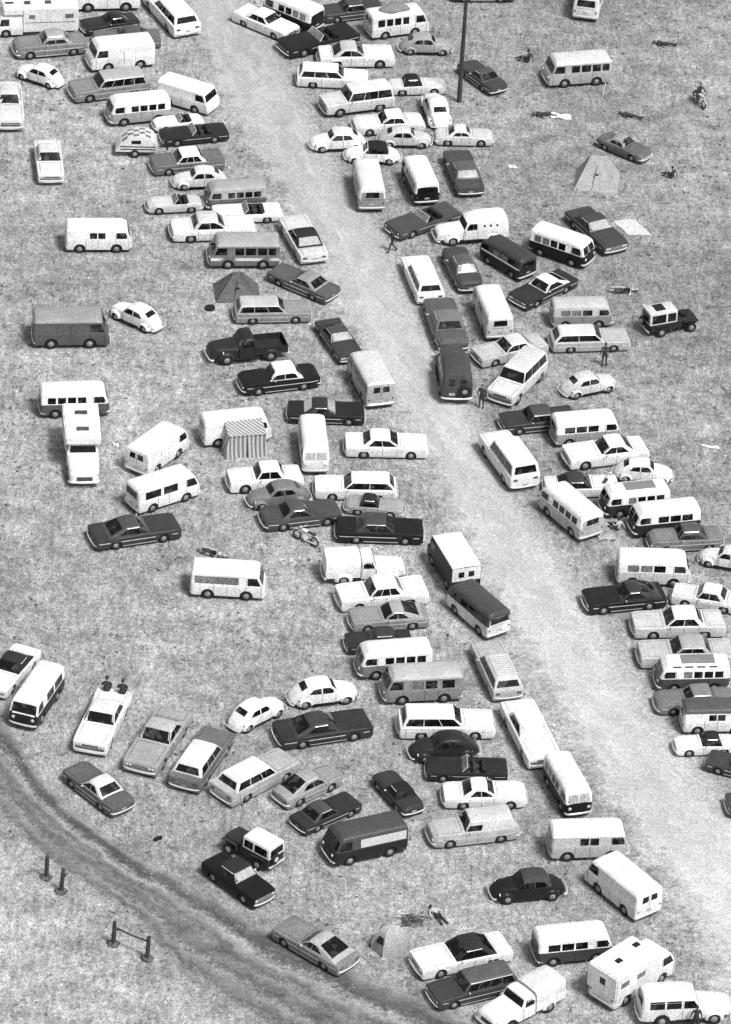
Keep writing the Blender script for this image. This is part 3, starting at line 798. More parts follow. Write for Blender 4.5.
def box_truck(kind='step_van'):
    K = Kit(kind); L, W, H = 4.7, 1.95, 2.25; zb = 0.42
    b = bmesh.new(); rings = []
    P = sorted([(-L/2, H-0.06), (-L/2+0.08, H), (1.35, H), (1.55, H-0.06), (1.80, 1.30), (2.25, 1.12), (2.35, 0.75)])
    xs = sorted({round(p[0], 3) for p in P} | set(np.round(np.linspace(-L/2, 2.35, 40), 3).tolist()))
    for x in xs:
        zt = interp(P, x); w = W/2*(1-0.12*max(0, (x-1.6)/1.0)**2); za = arch_z(x, (1.40, -1.30), 0.37, 0.44)
        g = min(zt-0.06, H-0.14)
        rings.append((x, [(0, zb), (w*.9, max(zb, za)), (w, max(zb+.03, za)), (w, max(1.1, za+.02) if zt > 1.3 else max(za+.02, zt-.2)), (w, g), (w*.985, lerp(g, zt, .5)), (w*.95, lerp(g, zt, .85)), (w*.5, zt), (0, zt+.02)]))
    loft(b, rings); b.normal_update(); bv = bvh_of(b)
    up = b.copy(); bmesh.ops.delete(up, geom=[f for f in up.faces if f.normal.z < 0.35 or f.calc_center_median().z < H-0.2], context='FACES')
    rearf = None
    bmesh.ops.delete(b, geom=[f for f in b.faces if not (f.normal.z < 0.35 or f.calc_center_median().z < H-0.2)], context='FACES')
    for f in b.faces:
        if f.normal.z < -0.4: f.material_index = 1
    K.add('body', b, ['paint', 'dark'], 'body'); K.add('roof', up, 'paint', 'roof')
    e = end_patch(K, bv, -1, L, -W/2*0.97, W/2*0.97, 1.18, H-0.10, 'rear_panel', 'paint', 0.012, 6, 'roof')
    for s in (1, -1):
        bm = patch(bv, [(-L/2, s*0.14, 1.45), (-L/2, s*0.52, 1.45), (-L/2, s*0.52, 1.85), (-L/2, s*0.14, 1.85)], 0.022, 3, 2, (-1, 0, 0)); K.add('rear_window', bm, 'glass')
        K.add('side_window', patch(bv, [(1.55, s, 1.35), (0.85, s, 1.35), (0.85, s, 1.85), (1.45, s, 1.85)], 0.012, 3, 2, (0, s, 0)), 'glass')
        disc_lamp(K, bv, s*0.72, 0.85, 1, 0.10)
    K.add('windshield', patch(bv, [(1.78, -.85, 1.4), (1.78, .85, 1.4), (1.58, .85, 2.0), (1.58, -.85, 2.0)], 0.015, 6, 3, (1, 0, .3)), 'glass')
    bar_bumper(K, 2.37, 0.85, 0.5, 1, h=.15, wrap=.1); bar_bumper(K, -L/2-0.02, 0.9, 0.5, -1, h=.15, wrap=.05)
    wheels(K, (1.40, -1.30), W, 0.37, 0.2, 0.04)
    return K

def jeep(kind='jeep', spare=True, rover=False):
    K = Kit(kind); L, W, H = (3.6, 1.6, 1.78) if not rover else (3.9, 1.68, 1.95)
    b = bmesh.new(); zb = 0.46; belt = 1.02
    box(b, -0.75, 0, (zb+belt)/2, L/2+0.05-0.0, W*0.86, belt-zb, 0.03)
    K.add('body', b, ['paint', 'dark'], 'body')
    h = bmesh.new(); rings = []
    for x in np.linspace(0.22, L/2-0.12, 8):
        w = lerp(W*0.40, W*0.30, (x-0.22)/1.3); zt = lerp(1.04, 0.96, (x-0.22)/1.3)
        rings.append((x, [(0, zb), (w, zb), (w, zt-0.06), (w*0.9, zt), (0, zt+0.03)]))
    loft(h, rings); hv = bvh_of(h); K.add('hood', h, 'paint', 'body')
    for s in (1, -1):
        f = bmesh.new(); box(f, L/2-0.62, s*W*0.40, 0.86, 1.05, W*0.18, 0.05, 0.015); box(f, L/2-1.16, s*W*0.40, 0.68, 0.05, W*0.18, 0.40, 0.01); K.add('fender', f, 'paint', 'body')
        f = bmesh.new(); box(f, -0.95, s*W*0.455, 0.84, 1.0, W*0.085, 0.10, 0.02); K.add('wheel_arch', f, 'paint', 'body')
        disc_lamp(K, hv, s*W*0.20, 0.80, 1, 0.09)
    c = bmesh.new(); rings = []
    x0, x1 = -L/2+0.08, 0.20
    for x in np.linspace(x0, x1, 12):
        w = W*0.425; e = x1-x; zt = H - (0.05 if min(e, x-x0) < 0.02 else 0)
        rings.append((x, [(0, belt-0.02), (w*0.9, belt-0.02), (w, belt), (w*0.93, zt-0.13), (w*0.88, zt-0.03), (w*0.8, zt), (0, zt+0.02)]))
    loft(c, rings); cv = bvh_of(c); K.add('hard_top', c, 'paint', 'roof', angle=45)
    z0, z1 = belt+0.10, H-0.20
    K.add('windshield', patch(cv, [(x1, -W*.36, z0), (x1, W*.36, z0), (x1, W*.34, z1), (x1, -W*.34, z1)], 0.01, 4, 2, (1, 0, 0)), 'glass')
    K.add('rear_window', patch(cv, [(x0, -W*.34, z0), (x0, W*.34, z0), (x0, W*.32, z1), (x0, -W*.32, z1)], 0.01, 4, 2, (-1, 0, 0)), 'glass')
    for s in (1, -1):
        for a, d in ((x1-0.10, x1-0.72), (x1-0.86, x0+0.16)):
            K.add('side_window', patch(cv, [(a, s*W*.42, z0), (d, s*W*.42, z0), (d, s*W*.4, z1), (a, s*W*.4, z1)], 0.01, 3, 2, (0, s, 0.1)), 'glass')
    if rover: 
        m = bmesh.new(); box(m, -0.95, 0, H+0.035, 0.75, W*0.5, 0.03, 0.01); K.add('roof_hatch', m, 'dark')
        m = bmesh.new(); lathe_z(m, 0.33, 0.17, 1.0, 0.0, 1.12); K.add('spare_wheel', m, 'tyre')
    if spare:
        bm = bmesh.new(); rows = []
        for rr, dx in ((0.31, 0.0), (0.34, -0.08), (0.31, -0.16), (0.18, -0.17)):
            rows.append([bm.verts.new((-L/2+0.03+dx, 0.25+rr*math.cos(2*math.pi*k/18), 0.98+rr*math.sin(2*math.pi*k/18))) for k in range(18)])
        for a, d in zip(rows, rows[1:]):
            for i in range(18): bm.faces.new((a[i], a[(i+1) % 18], d[(i+1) % 18], d[i]))
        bm.faces.new(rows[-1]); bm.faces.new(rows[0][::-1])
        e = K.add('spare_wheel', bm, 'tyre')
        bm = bmesh.new(); rows = []
        for rr, dx in ((0.17, -0.16), (0.15, -0.185)):
            rows.append([bm.verts.new((-L/2+0.03+dx, 0.25+rr*math.cos(2*math.pi*k/14), 0.98+rr*math.sin(2*math.pi*k/14))) for k in range(14)])
        for a, d in zip(rows, rows[1:]):
            for i in range(14): bm.faces.new((a[i], a[(i+1) % 14], d[(i+1) % 14], d[i]))
        bm.faces.new(rows[-1]); K.sub(e, 'rim', bm, 'lamp')
    bar_bumper(K, L/2-0.02, W*0.42, 0.52, 1, h=0.12, wrap=0.02, bow=0); bar_bumper(K, -L/2+0.02, W*0.42, 0.52, -1, h=0.10, wrap=0.02, bow=0)
    wheels(K, (L/2-0.62, -0.95), W, 0.36, 0.18, 0.0)
    return K

def lathe_z(bm, r, t, x, y, z, n=18):
    rows = []
    for rr, dz in ((r*0.5, 0), (r*0.92, 0), (r, t*0.25), (r, t*0.75), (r*0.92, t), (r*0.5, t*0.9)):
        rows.append([bm.verts.new((x+rr*math.cos(2*math.pi*k/n), y+rr*math.sin(2*math.pi*k/n), z+dz)) for k in range(n)])
    for a, b in zip(rows, rows[1:]):
        for i in range(n): bm.faces.new((a[i], a[(i+1) % n], b[(i+1) % n], b[i]))
    bm.faces.new(rows[0][::-1]); bm.faces.new(rows[-1])

def motor_camper(kind='motorhome', L=6.6):
    """forward-control cab carrying a big camper body"""
    K = van(kind, L=2.1, W=2.0, H=2.05, nose=(0.06, 0.2, 0.34), wf=0.35, wr=-5.0, rw=0.37, front='one', rear=0, band=None)
    for e in list(K.parts):
        if e[0] in ('rear_window', 'tail_light', 'licence_plate'): K.parts.remove(e)
    out = []
    bump = 0; wh = 0
    for e in K.parts:
        if e[0] == 'bumper':
            bump += 1
            if bump == 2: continue
        if e[0] == 'wheel':
            wh += 1
            if wh > 2: continue
        out.append(e)
    K.parts = out
    done = set()
    sh = L/2-1.05
    def shift(e):
        if id(e[1]) not in done:
            done.add(id(e[1])); e[1].transform(Matrix.Translation((sh, 0, 0)))
        for q in e[3]: shift(q)
    for e in K.parts: shift(e)
    c = bmesh.new(); x0, x1 = -L/2, L/2-2.05
    box(c, (x0+x1)/2, 0, 1.62, x1-x0, 2.15, 2.2, 0.08); K.add('camper_box', c, 'paint', 'roof')
    c = bmesh.new(); box(c, x1+0.75, 0, 2.40, 1.6, 2.12, 0.62, 0.08); K.add('camper_overcab', c, 'paint', 'roof')
    for s in (1, -1):
        for xx, ww in ((x1-0.75, 0.5), (x0+0.75, 0.7)):
            w_ = bmesh.new(); box(w_, xx, s*(1.075+0.006), 1.95, ww, 0.014, 0.36); K.add('side_window', w_, 'pale_glass')
        w_ = bmesh.new(); box(w_, (x0+x1)/2, s*(1.075+0.006), 1.42, (x1-x0)*0.9, 0.012, 0.05); K.add('trim_strip', w_, 'grille')
    for xx in (-0.9, 0.8):
        w_ = bmesh.new(); box(w_, xx, 0.1, 2.76, 0.5, 0.5, 0.08, 0.02); K.add('roof_vent', w_, 'grille')
    w_ = bmesh.new(); box(w_, x1+1.0, 0, 2.735, 0.7, 0.25, 0.05, 0.01); K.add('roof_vent', w_, 'dark')
    wheels(K, (x0+1.1,), 2.1, 0.37, 0.2, 0.03)
    return K

def van_camper(kind='van_camper'):
    """forward-control van cab with a low camper body that is wider behind"""
    K = van(kind, L=4.7, W=1.85, H=1.95, nose=(0.12, 0.35, 0.6), wf=1.35, wr=-1.35, rw=0.34, front='one', rear=0, band='gutter', split=1.1)
    K.parts = [e for e in K.parts if e[0] not in ('licence_plate',)]
    c = bmesh.new(); box(c, -0.72, 0, 1.58, 3.35, 2.06, 1.50, 0.07); K.add('camper_box', c, 'paint', 'roof')
    for s in (1, -1):
        for xx in (-1.75, -0.55):
            w_ = bmesh.new(); box(w_, xx, s*1.037, 1.72, 0.62, 0.014, 0.30); K.add('side_window', w_, 'pale_glass')
    w_ = bmesh.new(); box(w_, -2.402, -0.05, 1.45, 0.014, 0.62, 1.1); K.add('rear_door', w_, 'paint', 'roof')
    w_ = bmesh.new(); box(w_, -2.414, -0.05, 1.70, 0.012, 0.36, 0.40); K.add('rear_window', w_, 'glass')
    for xx, yy in ((-1.2, 0.0), (0.45, 0.3)):
        w_ = bmesh.new(); box(w_, xx, yy, 2.37, 0.36, 0.3, 0.07, 0.015); K.add('roof_vent', w_, 'dark')
    return K

def teardrop(kind='teardrop_trailer'):
    K = Kit(kind); b = bmesh.new(); rings = []; L = 2.9
    P = sorted([(1.45, 0.7), (1.38, 1.0), (1.1, 1.38), (0.6, 1.6), (0.0, 1.62), (-0.6, 1.45), (-1.1, 1.05), (-1.42, 0.6)])
    xs = sorted({p[0] for p in P} | set(np.round(np.linspace(-1.42, 1.45, 26), 3).tolist()))
    for x in xs:
        zt = interp(P, x); w = 0.74
        rings.append((x, [(0, .42), (w*.95, .42), (w, .46), (w, max(.47, zt-.06)), (w*.96, zt-.01), (w*.5, zt+.02), (0, zt+.03)]))
    loft(b, rings); bv = bvh_of(b); K.add('body', b, 'paint', 'body')
    for s in (1, -1):
        for zz in (0.66, 0.86):
            K.add('side_stripe', patch(bv, [(1.3, s*.7, zz-.04), (-1.1, s*.7, zz-.04), (-1.1, s*.7, zz+.04), (1.3, s*.7, zz+.04)], .008, 6, 1, (0, s, 0)), 'dark')
        K.add('side_window', patch(bv, [(0.3, s*.7, 1.08), (-0.35, s*.7, 1.08), (-0.35, s*.7, 1.32), (0.3, s*.7, 1.36)], .01, 3, 1, (0, s, 0)), 'glass')
    for i in range(5):
        for j in range(4):
            if (i+j) % 2 == 0:
                xa, ya = -1.0+i*0.40, -0.6+j*0.30
                za, zb_ = interp(P, xa), interp(P, xa+.38)
                K.add('roof_check', patch(bv, [(xa, ya, za+.03), (xa+.38, ya, zb_+.03), (xa+.38, ya+.28, zb_+.03), (xa, ya+.28, za+.03)], .01, 3, 1, (0, 0, 1)), 'pale_glass')
    t = bmesh.new(); tube(t, [(1.4, 0, .48), (2.1, 0, .46)], .04, 6); box(t, 2.1, 0, .38, .12, .12, .3, .02); K.add('tow_bar', t, 'dark')
    wheels(K, (-0.1,), 1.62, 0.31, 0.16, -0.02)
    return K

def flatbed(kind='flatbed_trailer'):
    K = Kit(kind)
    b = bmesh.new(); box(b, 0, 0, 0.60, 4.2, 1.9, 0.10, 0.02); box(b, 2.12, 0, 0.72, 0.06, 1.9, 0.20, .01)
    K.add('deck', b, 'paint', 'body')
    for s in (1, -1):
        f = bmesh.new(); box(f, 0, s*0.93, 0.76, 4.1, 0.05, 0.2, 0.01); K.add('side_board', f, 'paint', 'roof')
    t = bmesh.new()
    for s in (1, -1): tube(t, [(2.1, s*.5, .5), (3.1, 0, .48)], .04, 6)
    K.add('tow_bar', t, 'dark')
    wheels(K, (-0.5,), 1.9, 0.33, 0.18, 0.16)
    return K

GL, BL = 'glass', 'pale_glass'
STY = {
 'sedan':     lambda: car('sedan'),
 'sedan4':    lambda: car('sedan4', L=5.3, H=1.42, nwin=2, cab=(0.85, 0.30, -0.95, -1.45)),
 'finned':    lambda: car('finned', L=5.3, W=1.98, H=1.46, fins=0.12, cab=(0.85, 0.35, -0.85, -1.45), deck=0.90, hood=0.92, belt=0.95, nose=0.80, tail=0.80),
 'hardtop':   lambda: car('hardtop', L=5.25, H=1.36, W=1.98, cab=(0.65, 0.0, -0.90, -1.65), hood=0.84, deck=0.84, belt=0.87, nwin=2),
 'coupe':     lambda: car('coupe', L=4.7, W=1.82, H=1.33, cab=(0.50, -0.05, -0.90, -1.55), wf=1.45, wr=-1.30, belt=0.86, hood=0.83, deck=0.82, nwin=2),
 'fastback':  lambda: car('fastback', L=4.7, W=1.84, H=1.32, cab=(0.45, -0.15, -0.75, -2.05), wf=1.45, wr=-1.30, belt=0.86, hood=0.83, deck=0.80, fast=True, nwin=2),
 'compact':   lambda: car('compact', L=4.5, W=1.72, H=1.42, cab=(0.65, 0.25, -0.85, -1.30), wf=1.30, wr=-1.25, belt=0.88, hood=0.85, deck=0.86, nwin=2, two_lamps=False),
 'boxy':      lambda: car('boxy', L=4.1, W=1.58, H=1.40, cab=(0.60, 0.28, -0.75, -1.10), wf=1.20, wr=-1.15, belt=0.88, hood=0.84, deck=0.85, nwin=2, two_lamps=False, trim=False),
 'type3':     lambda: car('type3', L=4.25, W=1.62, H=1.46, cab=(0.75, 0.30, -0.55, -1.95), wf=1.15, wr=-1.20, belt=0.88, hood=0.82, deck=0.82, fast=True, nwin=2, roundness=0.5, two_lamps=False),
 'round50':   lambda: car('round50', L=4.9, W=1.82, H=1.56, cab=(0.70, 0.30, -0.80, -1.40), belt=1.00, hood=0.98, deck=0.96, nose=0.80, tail=0.80, roundness=1.0, wrw=0.68, two_lamps=False, whitewall=False),
 'sedan50':   lambda: car('sedan50', L=5.1, W=1.88, H=1.56, cab=(0.80, 0.38, -0.90, -1.40), belt=0.98, hood=0.96, deck=0.95, nose=0.82, tail=0.82, roundness=0.6, fins=0.04, two_lamps=False),
 'ghia':      lambda: car('ghia', L=4.14, W=1.64, H=1.33, cab=(0.45, 0.05, -0.65, -1.20), wf=1.20, wr=-1.20, rw=0.31, belt=0.83, hood=0.78, deck=0.80, nose=0.62, tail=0.62, roundness=0.9, two_lamps=False, wrw=0.62, trim=False),
 'softtop':   lambda: car('softtop', L=4.1, W=1.60, H=1.30, cab=(0.35, 0.0, -0.80, -1.05), wf=1.20, wr=-1.15, rw=0.31, belt=0.82, hood=0.78, deck=0.78, nose=0.64, tail=0.64, roundness=0.7, two_lamps=False, wrw=0.66, trim=False, roofmat='cloth', nwin=1),
 'vinyl':     lambda: car('vinyl', L=5.25, H=1.37, W=1.98, cab=(0.65, 0.02, -0.95, -1.70), hood=0.84, deck=0.84, belt=0.87, nwin=2, roofmat='cloth'),
 'wagon':     lambda: car('wagon', L=5.3, W=1.96, H=1.46, cab=(0.85, 0.35, -2.25, -2.52), wagon=True, nwin=3, deck=0.92, belt=0.92, tail=0.86),
 'wagonrack': lambda: car('wagonrack', L=5.2, W=1.94, H=1.48, cab=(0.85, 0.35, -2.22, -2.48), wagon=True, nwin=3, deck=0.92, belt=0.92, tail=0.86, rack=True),
 'wagonfin':  lambda: car('wagonfin', L=5.3, W=1.98, H=1.52, cab=(0.85, 0.45, -1.95, -2.25), wagon=True, nwin=3, deck=0.98, belt=0.98, hood=0.94, tail=0.84, fins=0.08),
 'suburban':  lambda: car('suburban', L=5.1, W=1.95, H=1.82, cab=(0.95, 0.62, -2.35, -2.50), wagon=True, nwin=3, belt=1.12, deck=1.12, hood=1.08, nose=0.98, tail=1.02, zb=0.32, rw=0.37, two_lamps=False, wrw=0.80),
 'suburbanrack': lambda: car('suburbanrack', L=5.0, W=1.92, H=1.80, cab=(0.95, 0.62, -2.30, -2.45), wagon=True, nwin=3, belt=1.10, deck=1.10, hood=1.04, nose=0.95, tail=1.0, zb=0.32, rw=0.37, two_lamps=True, wrw=0.80, rack=True),
 'delivery50':lambda: car('delivery50', L=5.1, W=1.90, H=1.66, cab=(0.70, 0.35, -2.10, -2.42), wagon=True, nwin=1, qwin=0, belt=1.02, deck=1.02, hood=0.98, nose=0.82, tail=0.85, roundness=0.8, two_lamps=False),
 'convert':   lambda: open_car('convert', fins=0.0),
 'convertfin':lambda: open_car('convertfin', L=5.5, W=2.0, fins=0.07),
 'sports':    lambda: open_car('sports', L=3.95, W=1.55, belt=0.80, hood=0.78, deck=0.78, nose=0.60, tail=0.62, cock=(0.15, -0.85), wf=1.20, wr=-1.15, rw=0.31, H=1.12, roundness=0.6, trim=False),
 'beetle':    lambda: beetle(),
 'beetlesoft':lambda: beetle('beetlesoft', soft=True),
 'bus':       lambda: van('bus', band='split', side=[(-0.05, 0.62, GL), (-0.82, -0.15, GL), (-1.59, -0.92, GL)]),
 'bus4':      lambda: van('bus4', band='split', side=[(0.14, 0.64, GL), (-0.48, 0.02, GL), (-1.10, -0.60, GL), (-1.72, -1.22, GL)]),
 'samba':     lambda: van('samba', band='split', sunroof=True, rearw=0.6, side=[(0.14, 0.64, BL), (-0.48, 0.02, GL), (-1.10, -0.60, GL), (-1.72, -1.22, GL)]),
 'buspanel':  lambda: van('buspanel', band='gutter', side=[(-0.05, 0.42, GL), (-0.60, -0.13, GL)]),
 'busblank':  lambda: van('busblank', band='gutter', side=[]),
 'busroof':   lambda: van('busroof', band='split', rearw=0.66, side=[(-0.05, 0.62, GL), (-0.82, -0.15, GL), (-1.59, -0.92, GL)]),
 'busdark':   lambda: van('busdark', band='split', rearw=0.5, stripe=(1.08, 0.12), side=[(-0.05, 0.62, BL), (-0.82, -0.15, BL), (-1.59, -0.92, GL)]),
 'bay':       lambda: van('bay', L=4.5, W=1.72, H=1.95, nose=(0.14, 0.38, 0.6), front='one', band='gutter', rearw=0.6, side=[(-0.45, 0.55, GL), (-1.75, -0.65, GL)], bump='paint', wf=1.2, wr=-1.2),
 'bay2tone':  lambda: van('bay2tone', L=4.5, W=1.72, H=1.95, nose=(0.14, 0.38, 0.6), front='one', band='split', rearw=0.6, side=[(-0.45, 0.55, GL), (-1.75, -0.65, GL)], bump='paint', wf=1.2, wr=-1.2),
 'baycurtain':lambda: van('baycurtain', L=4.5, W=1.74, H=1.95, nose=(0.14, 0.38, 0.6), front='one', band='gutter', rearw=0.6, side=[(0.0, 0.65, BL), (-0.75, -0.1, GL), (-1.75, -1.05, GL)], bump='paint', wf=1.2, wr=-1.2),
 'econ':      lambda: van('econ', L=4.45, W=1.90, H=2.0, nose=(0.22, 0.42, 0.60), corner=0.13, front='one', band='gutter', rear=2, tumble=0.93, wf=1.05, wr=-1.2, rw=0.34, bump='chrome', split=1.12),
 'econwin':   lambda: van('econwin', L=4.45, W=1.90, H=2.0, nose=(0.22, 0.42, 0.60), corner=0.13, front='one', band='gutter', rear=2, tumble=0.93, wf=1.05, wr=-1.2, rw=0.34, bump='chrome', split=1.12, side=[(0.05, 0.62, GL), (-0.72, -0.08, GL), (-1.42, -0.85, GL), (-2.02, -1.55, GL)]),
 'econstripe':lambda: van('econstripe', L=4.55, W=1.90, H=1.92, nose=(0.22, 0.42, 0.60), corner=0.13, front='one', band='gutter', rear=1, tumble=0.93, wf=1.05, wr=-1.2, rw=0.34, bump='chrome', split=1.05, rearw=.7, stripe=(0.80, 0.22), side=[(0.05, 0.62, GL), (-0.72, -0.08, GL), (-1.42, -0.85, GL), (-2.02, -1.55, GL)]),
 'econband':  lambda: van('econband', L=4.45, W=1.84, H=1.96, nose=(0.16, 0.40, 0.60), corner=0.16, front='one', band='gutter', rear=2, tumble=0.93, wf=1.1, wr=-1.2, rw=0.34, bump='chrome', split=1.08, side=[(-2.0, 0.62, BL)]),
 'busload':   lambda: van('busload', L=4.5, W=1.85, H=1.98, nose=(0.2, 0.42, 0.6), corner=0.16, front='one', band='gutter', rear=2, wf=1.1, wr=-1.2, bump='chrome', load=True, side=[(0.14, 0.60, GL), (-0.50, -0.02, GL), (-1.12, -0.64, GL), (-1.80, -1.26, GL)]),
 'panelbus':  lambda: van('panelbus', L=4.5, W=1.84, H=1.98, nose=(0.20, 0.42, 0.62), front='one', band='split', side=[(-2.1, 0.62, 'lamp')], wf=1.2, wr=-1.2, rear=1),
 'paneltruck':lambda: hooded_truck('paneltruck', L=5.0, W=1.90, H=2.0, portholes=True, cabH=1.80),
 'carryall':  lambda: hooded_truck('carryall', L=4.9, W=1.88, H=1.88, rear='carry', nside=2, cabH=1.80, rearwin=1),
 'carryall40':lambda: hooded_truck('carryall40', L=4.9, W=1.90, H=1.95, rear='carry', nside=2, cabH=1.85, rearwin=2, spare=True),
 'pickup50':  lambda: hooded_truck('pickup50', L=4.9, W=1.88, rear='bed', cabH=1.74),
 'pickupcap': lambda: hooded_truck('pickupcap', L=4.9, W=1.88, rear='cap', cabH=1.76, capz=1.86, cab_back=-0.30),
 'pickupcap2':lambda: hooded_truck('pickupcap2', L=4.9, W=1.90, rear='cap', cabH=1.74, capz=1.85, modern=True, cab_back=-0.30),
 'camper':    lambda: hooded_truck('camper', L=5.1, W=1.90, rear='camper', cabH=1.72, capz=2.35, modern=True, cab_back=-0.25),
 'steptruck': lambda: box_truck(),
 'jeep':      lambda: jeep('jeep'),
 'rover':     lambda: jeep('rover', True, True),
 'motorhome': lambda: motor_camper(),
 'vancamper': lambda: van_camper(),
 'teardrop':  lambda: teardrop(),
 'flatbed':   lambda: flatbed(),
}
STY.update({
 'sedan_v1':  lambda: car('sedan_v1', L=5.2, H=1.46, W=1.94, fins=0.05, cab=(0.95, 0.50, -0.75, -1.20), belt=0.93, hood=0.90, deck=0.92, nose=0.78, tail=0.80, nwin=3, wrw=0.74),
 'sedan_v2':  lambda: car('sedan_v2', L=5.1, H=1.42, W=1.90, cab=(0.70, 0.20, -0.95, -1.30), belt=0.90, hood=0.87, deck=0.86, nose=0.72, tail=0.74, roundness=0.35, nwin=2, two_lamps=False),
 'hardtop_v1':lambda: car('hardtop_v1', L=5.35, H=1.35, W=2.0, fins=0.04, cab=(0.70, 0.05, -0.80, -1.85), hood=0.85, deck=0.84, belt=0.88, nwin=1, wrw=0.70),
 'wagon_v1':  lambda: car('wagon_v1', L=5.1, W=1.92, H=1.50, cab=(0.95, 0.50, -2.20, -2.40), wagon=True, nwin=4, deck=0.95, belt=0.95, tail=0.88, fins=0.03, two_lamps=False),
 'wagon_v2':  lambda: car('wagon_v2', L=5.4, W=1.98, H=1.44, cab=(0.80, 0.25, -2.15, -2.60), wagon=True, nwin=2, deck=0.90, belt=0.91, tail=0.84),
 'coupe_v1':  lambda: car('coupe_v1', L=4.8, W=1.84, H=1.36, cab=(0.55, 0.05, -0.70, -1.35), wf=1.45, wr=-1.30, belt=0.88, hood=0.85, deck=0.84, nwin=2, roundness=0.3, two_lamps=False),
 'bus_v1':    lambda: van('bus_v1', band='split', side=[(-0.05, 0.62, GL), (-0.82, -0.15, BL), (-1.59, -0.92, BL)]),
 'bus4_v1':   lambda: van('bus4_v1', H=1.98, band='split', side=[(0.14, 0.64, GL), (-0.48, 0.02, GL), (-1.10, -0.60, BL), (-1.72, -1.22, BL)]),
})
VARIANT = {'sedan': ['sedan', 'sedan_v1', 'sedan_v2'], 'hardtop': ['hardtop', 'hardtop_v1'], 'wagon': ['wagon', 'wagon_v1', 'wagon_v2'], 'coupe': ['coupe', 'coupe_v1'], 'bus': ['bus', 'bus', 'bus_v1'], 'bus4': ['bus4', 'bus4_v1']}
GRASS_V = 0.365
ROAD_V = 0.545
TRACK_V = 0.285
SKY_S = 0.13
SUN_E = 3.5
SUN_ANG = 13.0
SUN_EL = 58.0
SUN_ROT = 135.0
CAM_F = 5200.0
CAM_D = 320.0
CAM_DEP = math.radians(33.5)
CAM_ROLL = math.radians(3.5)
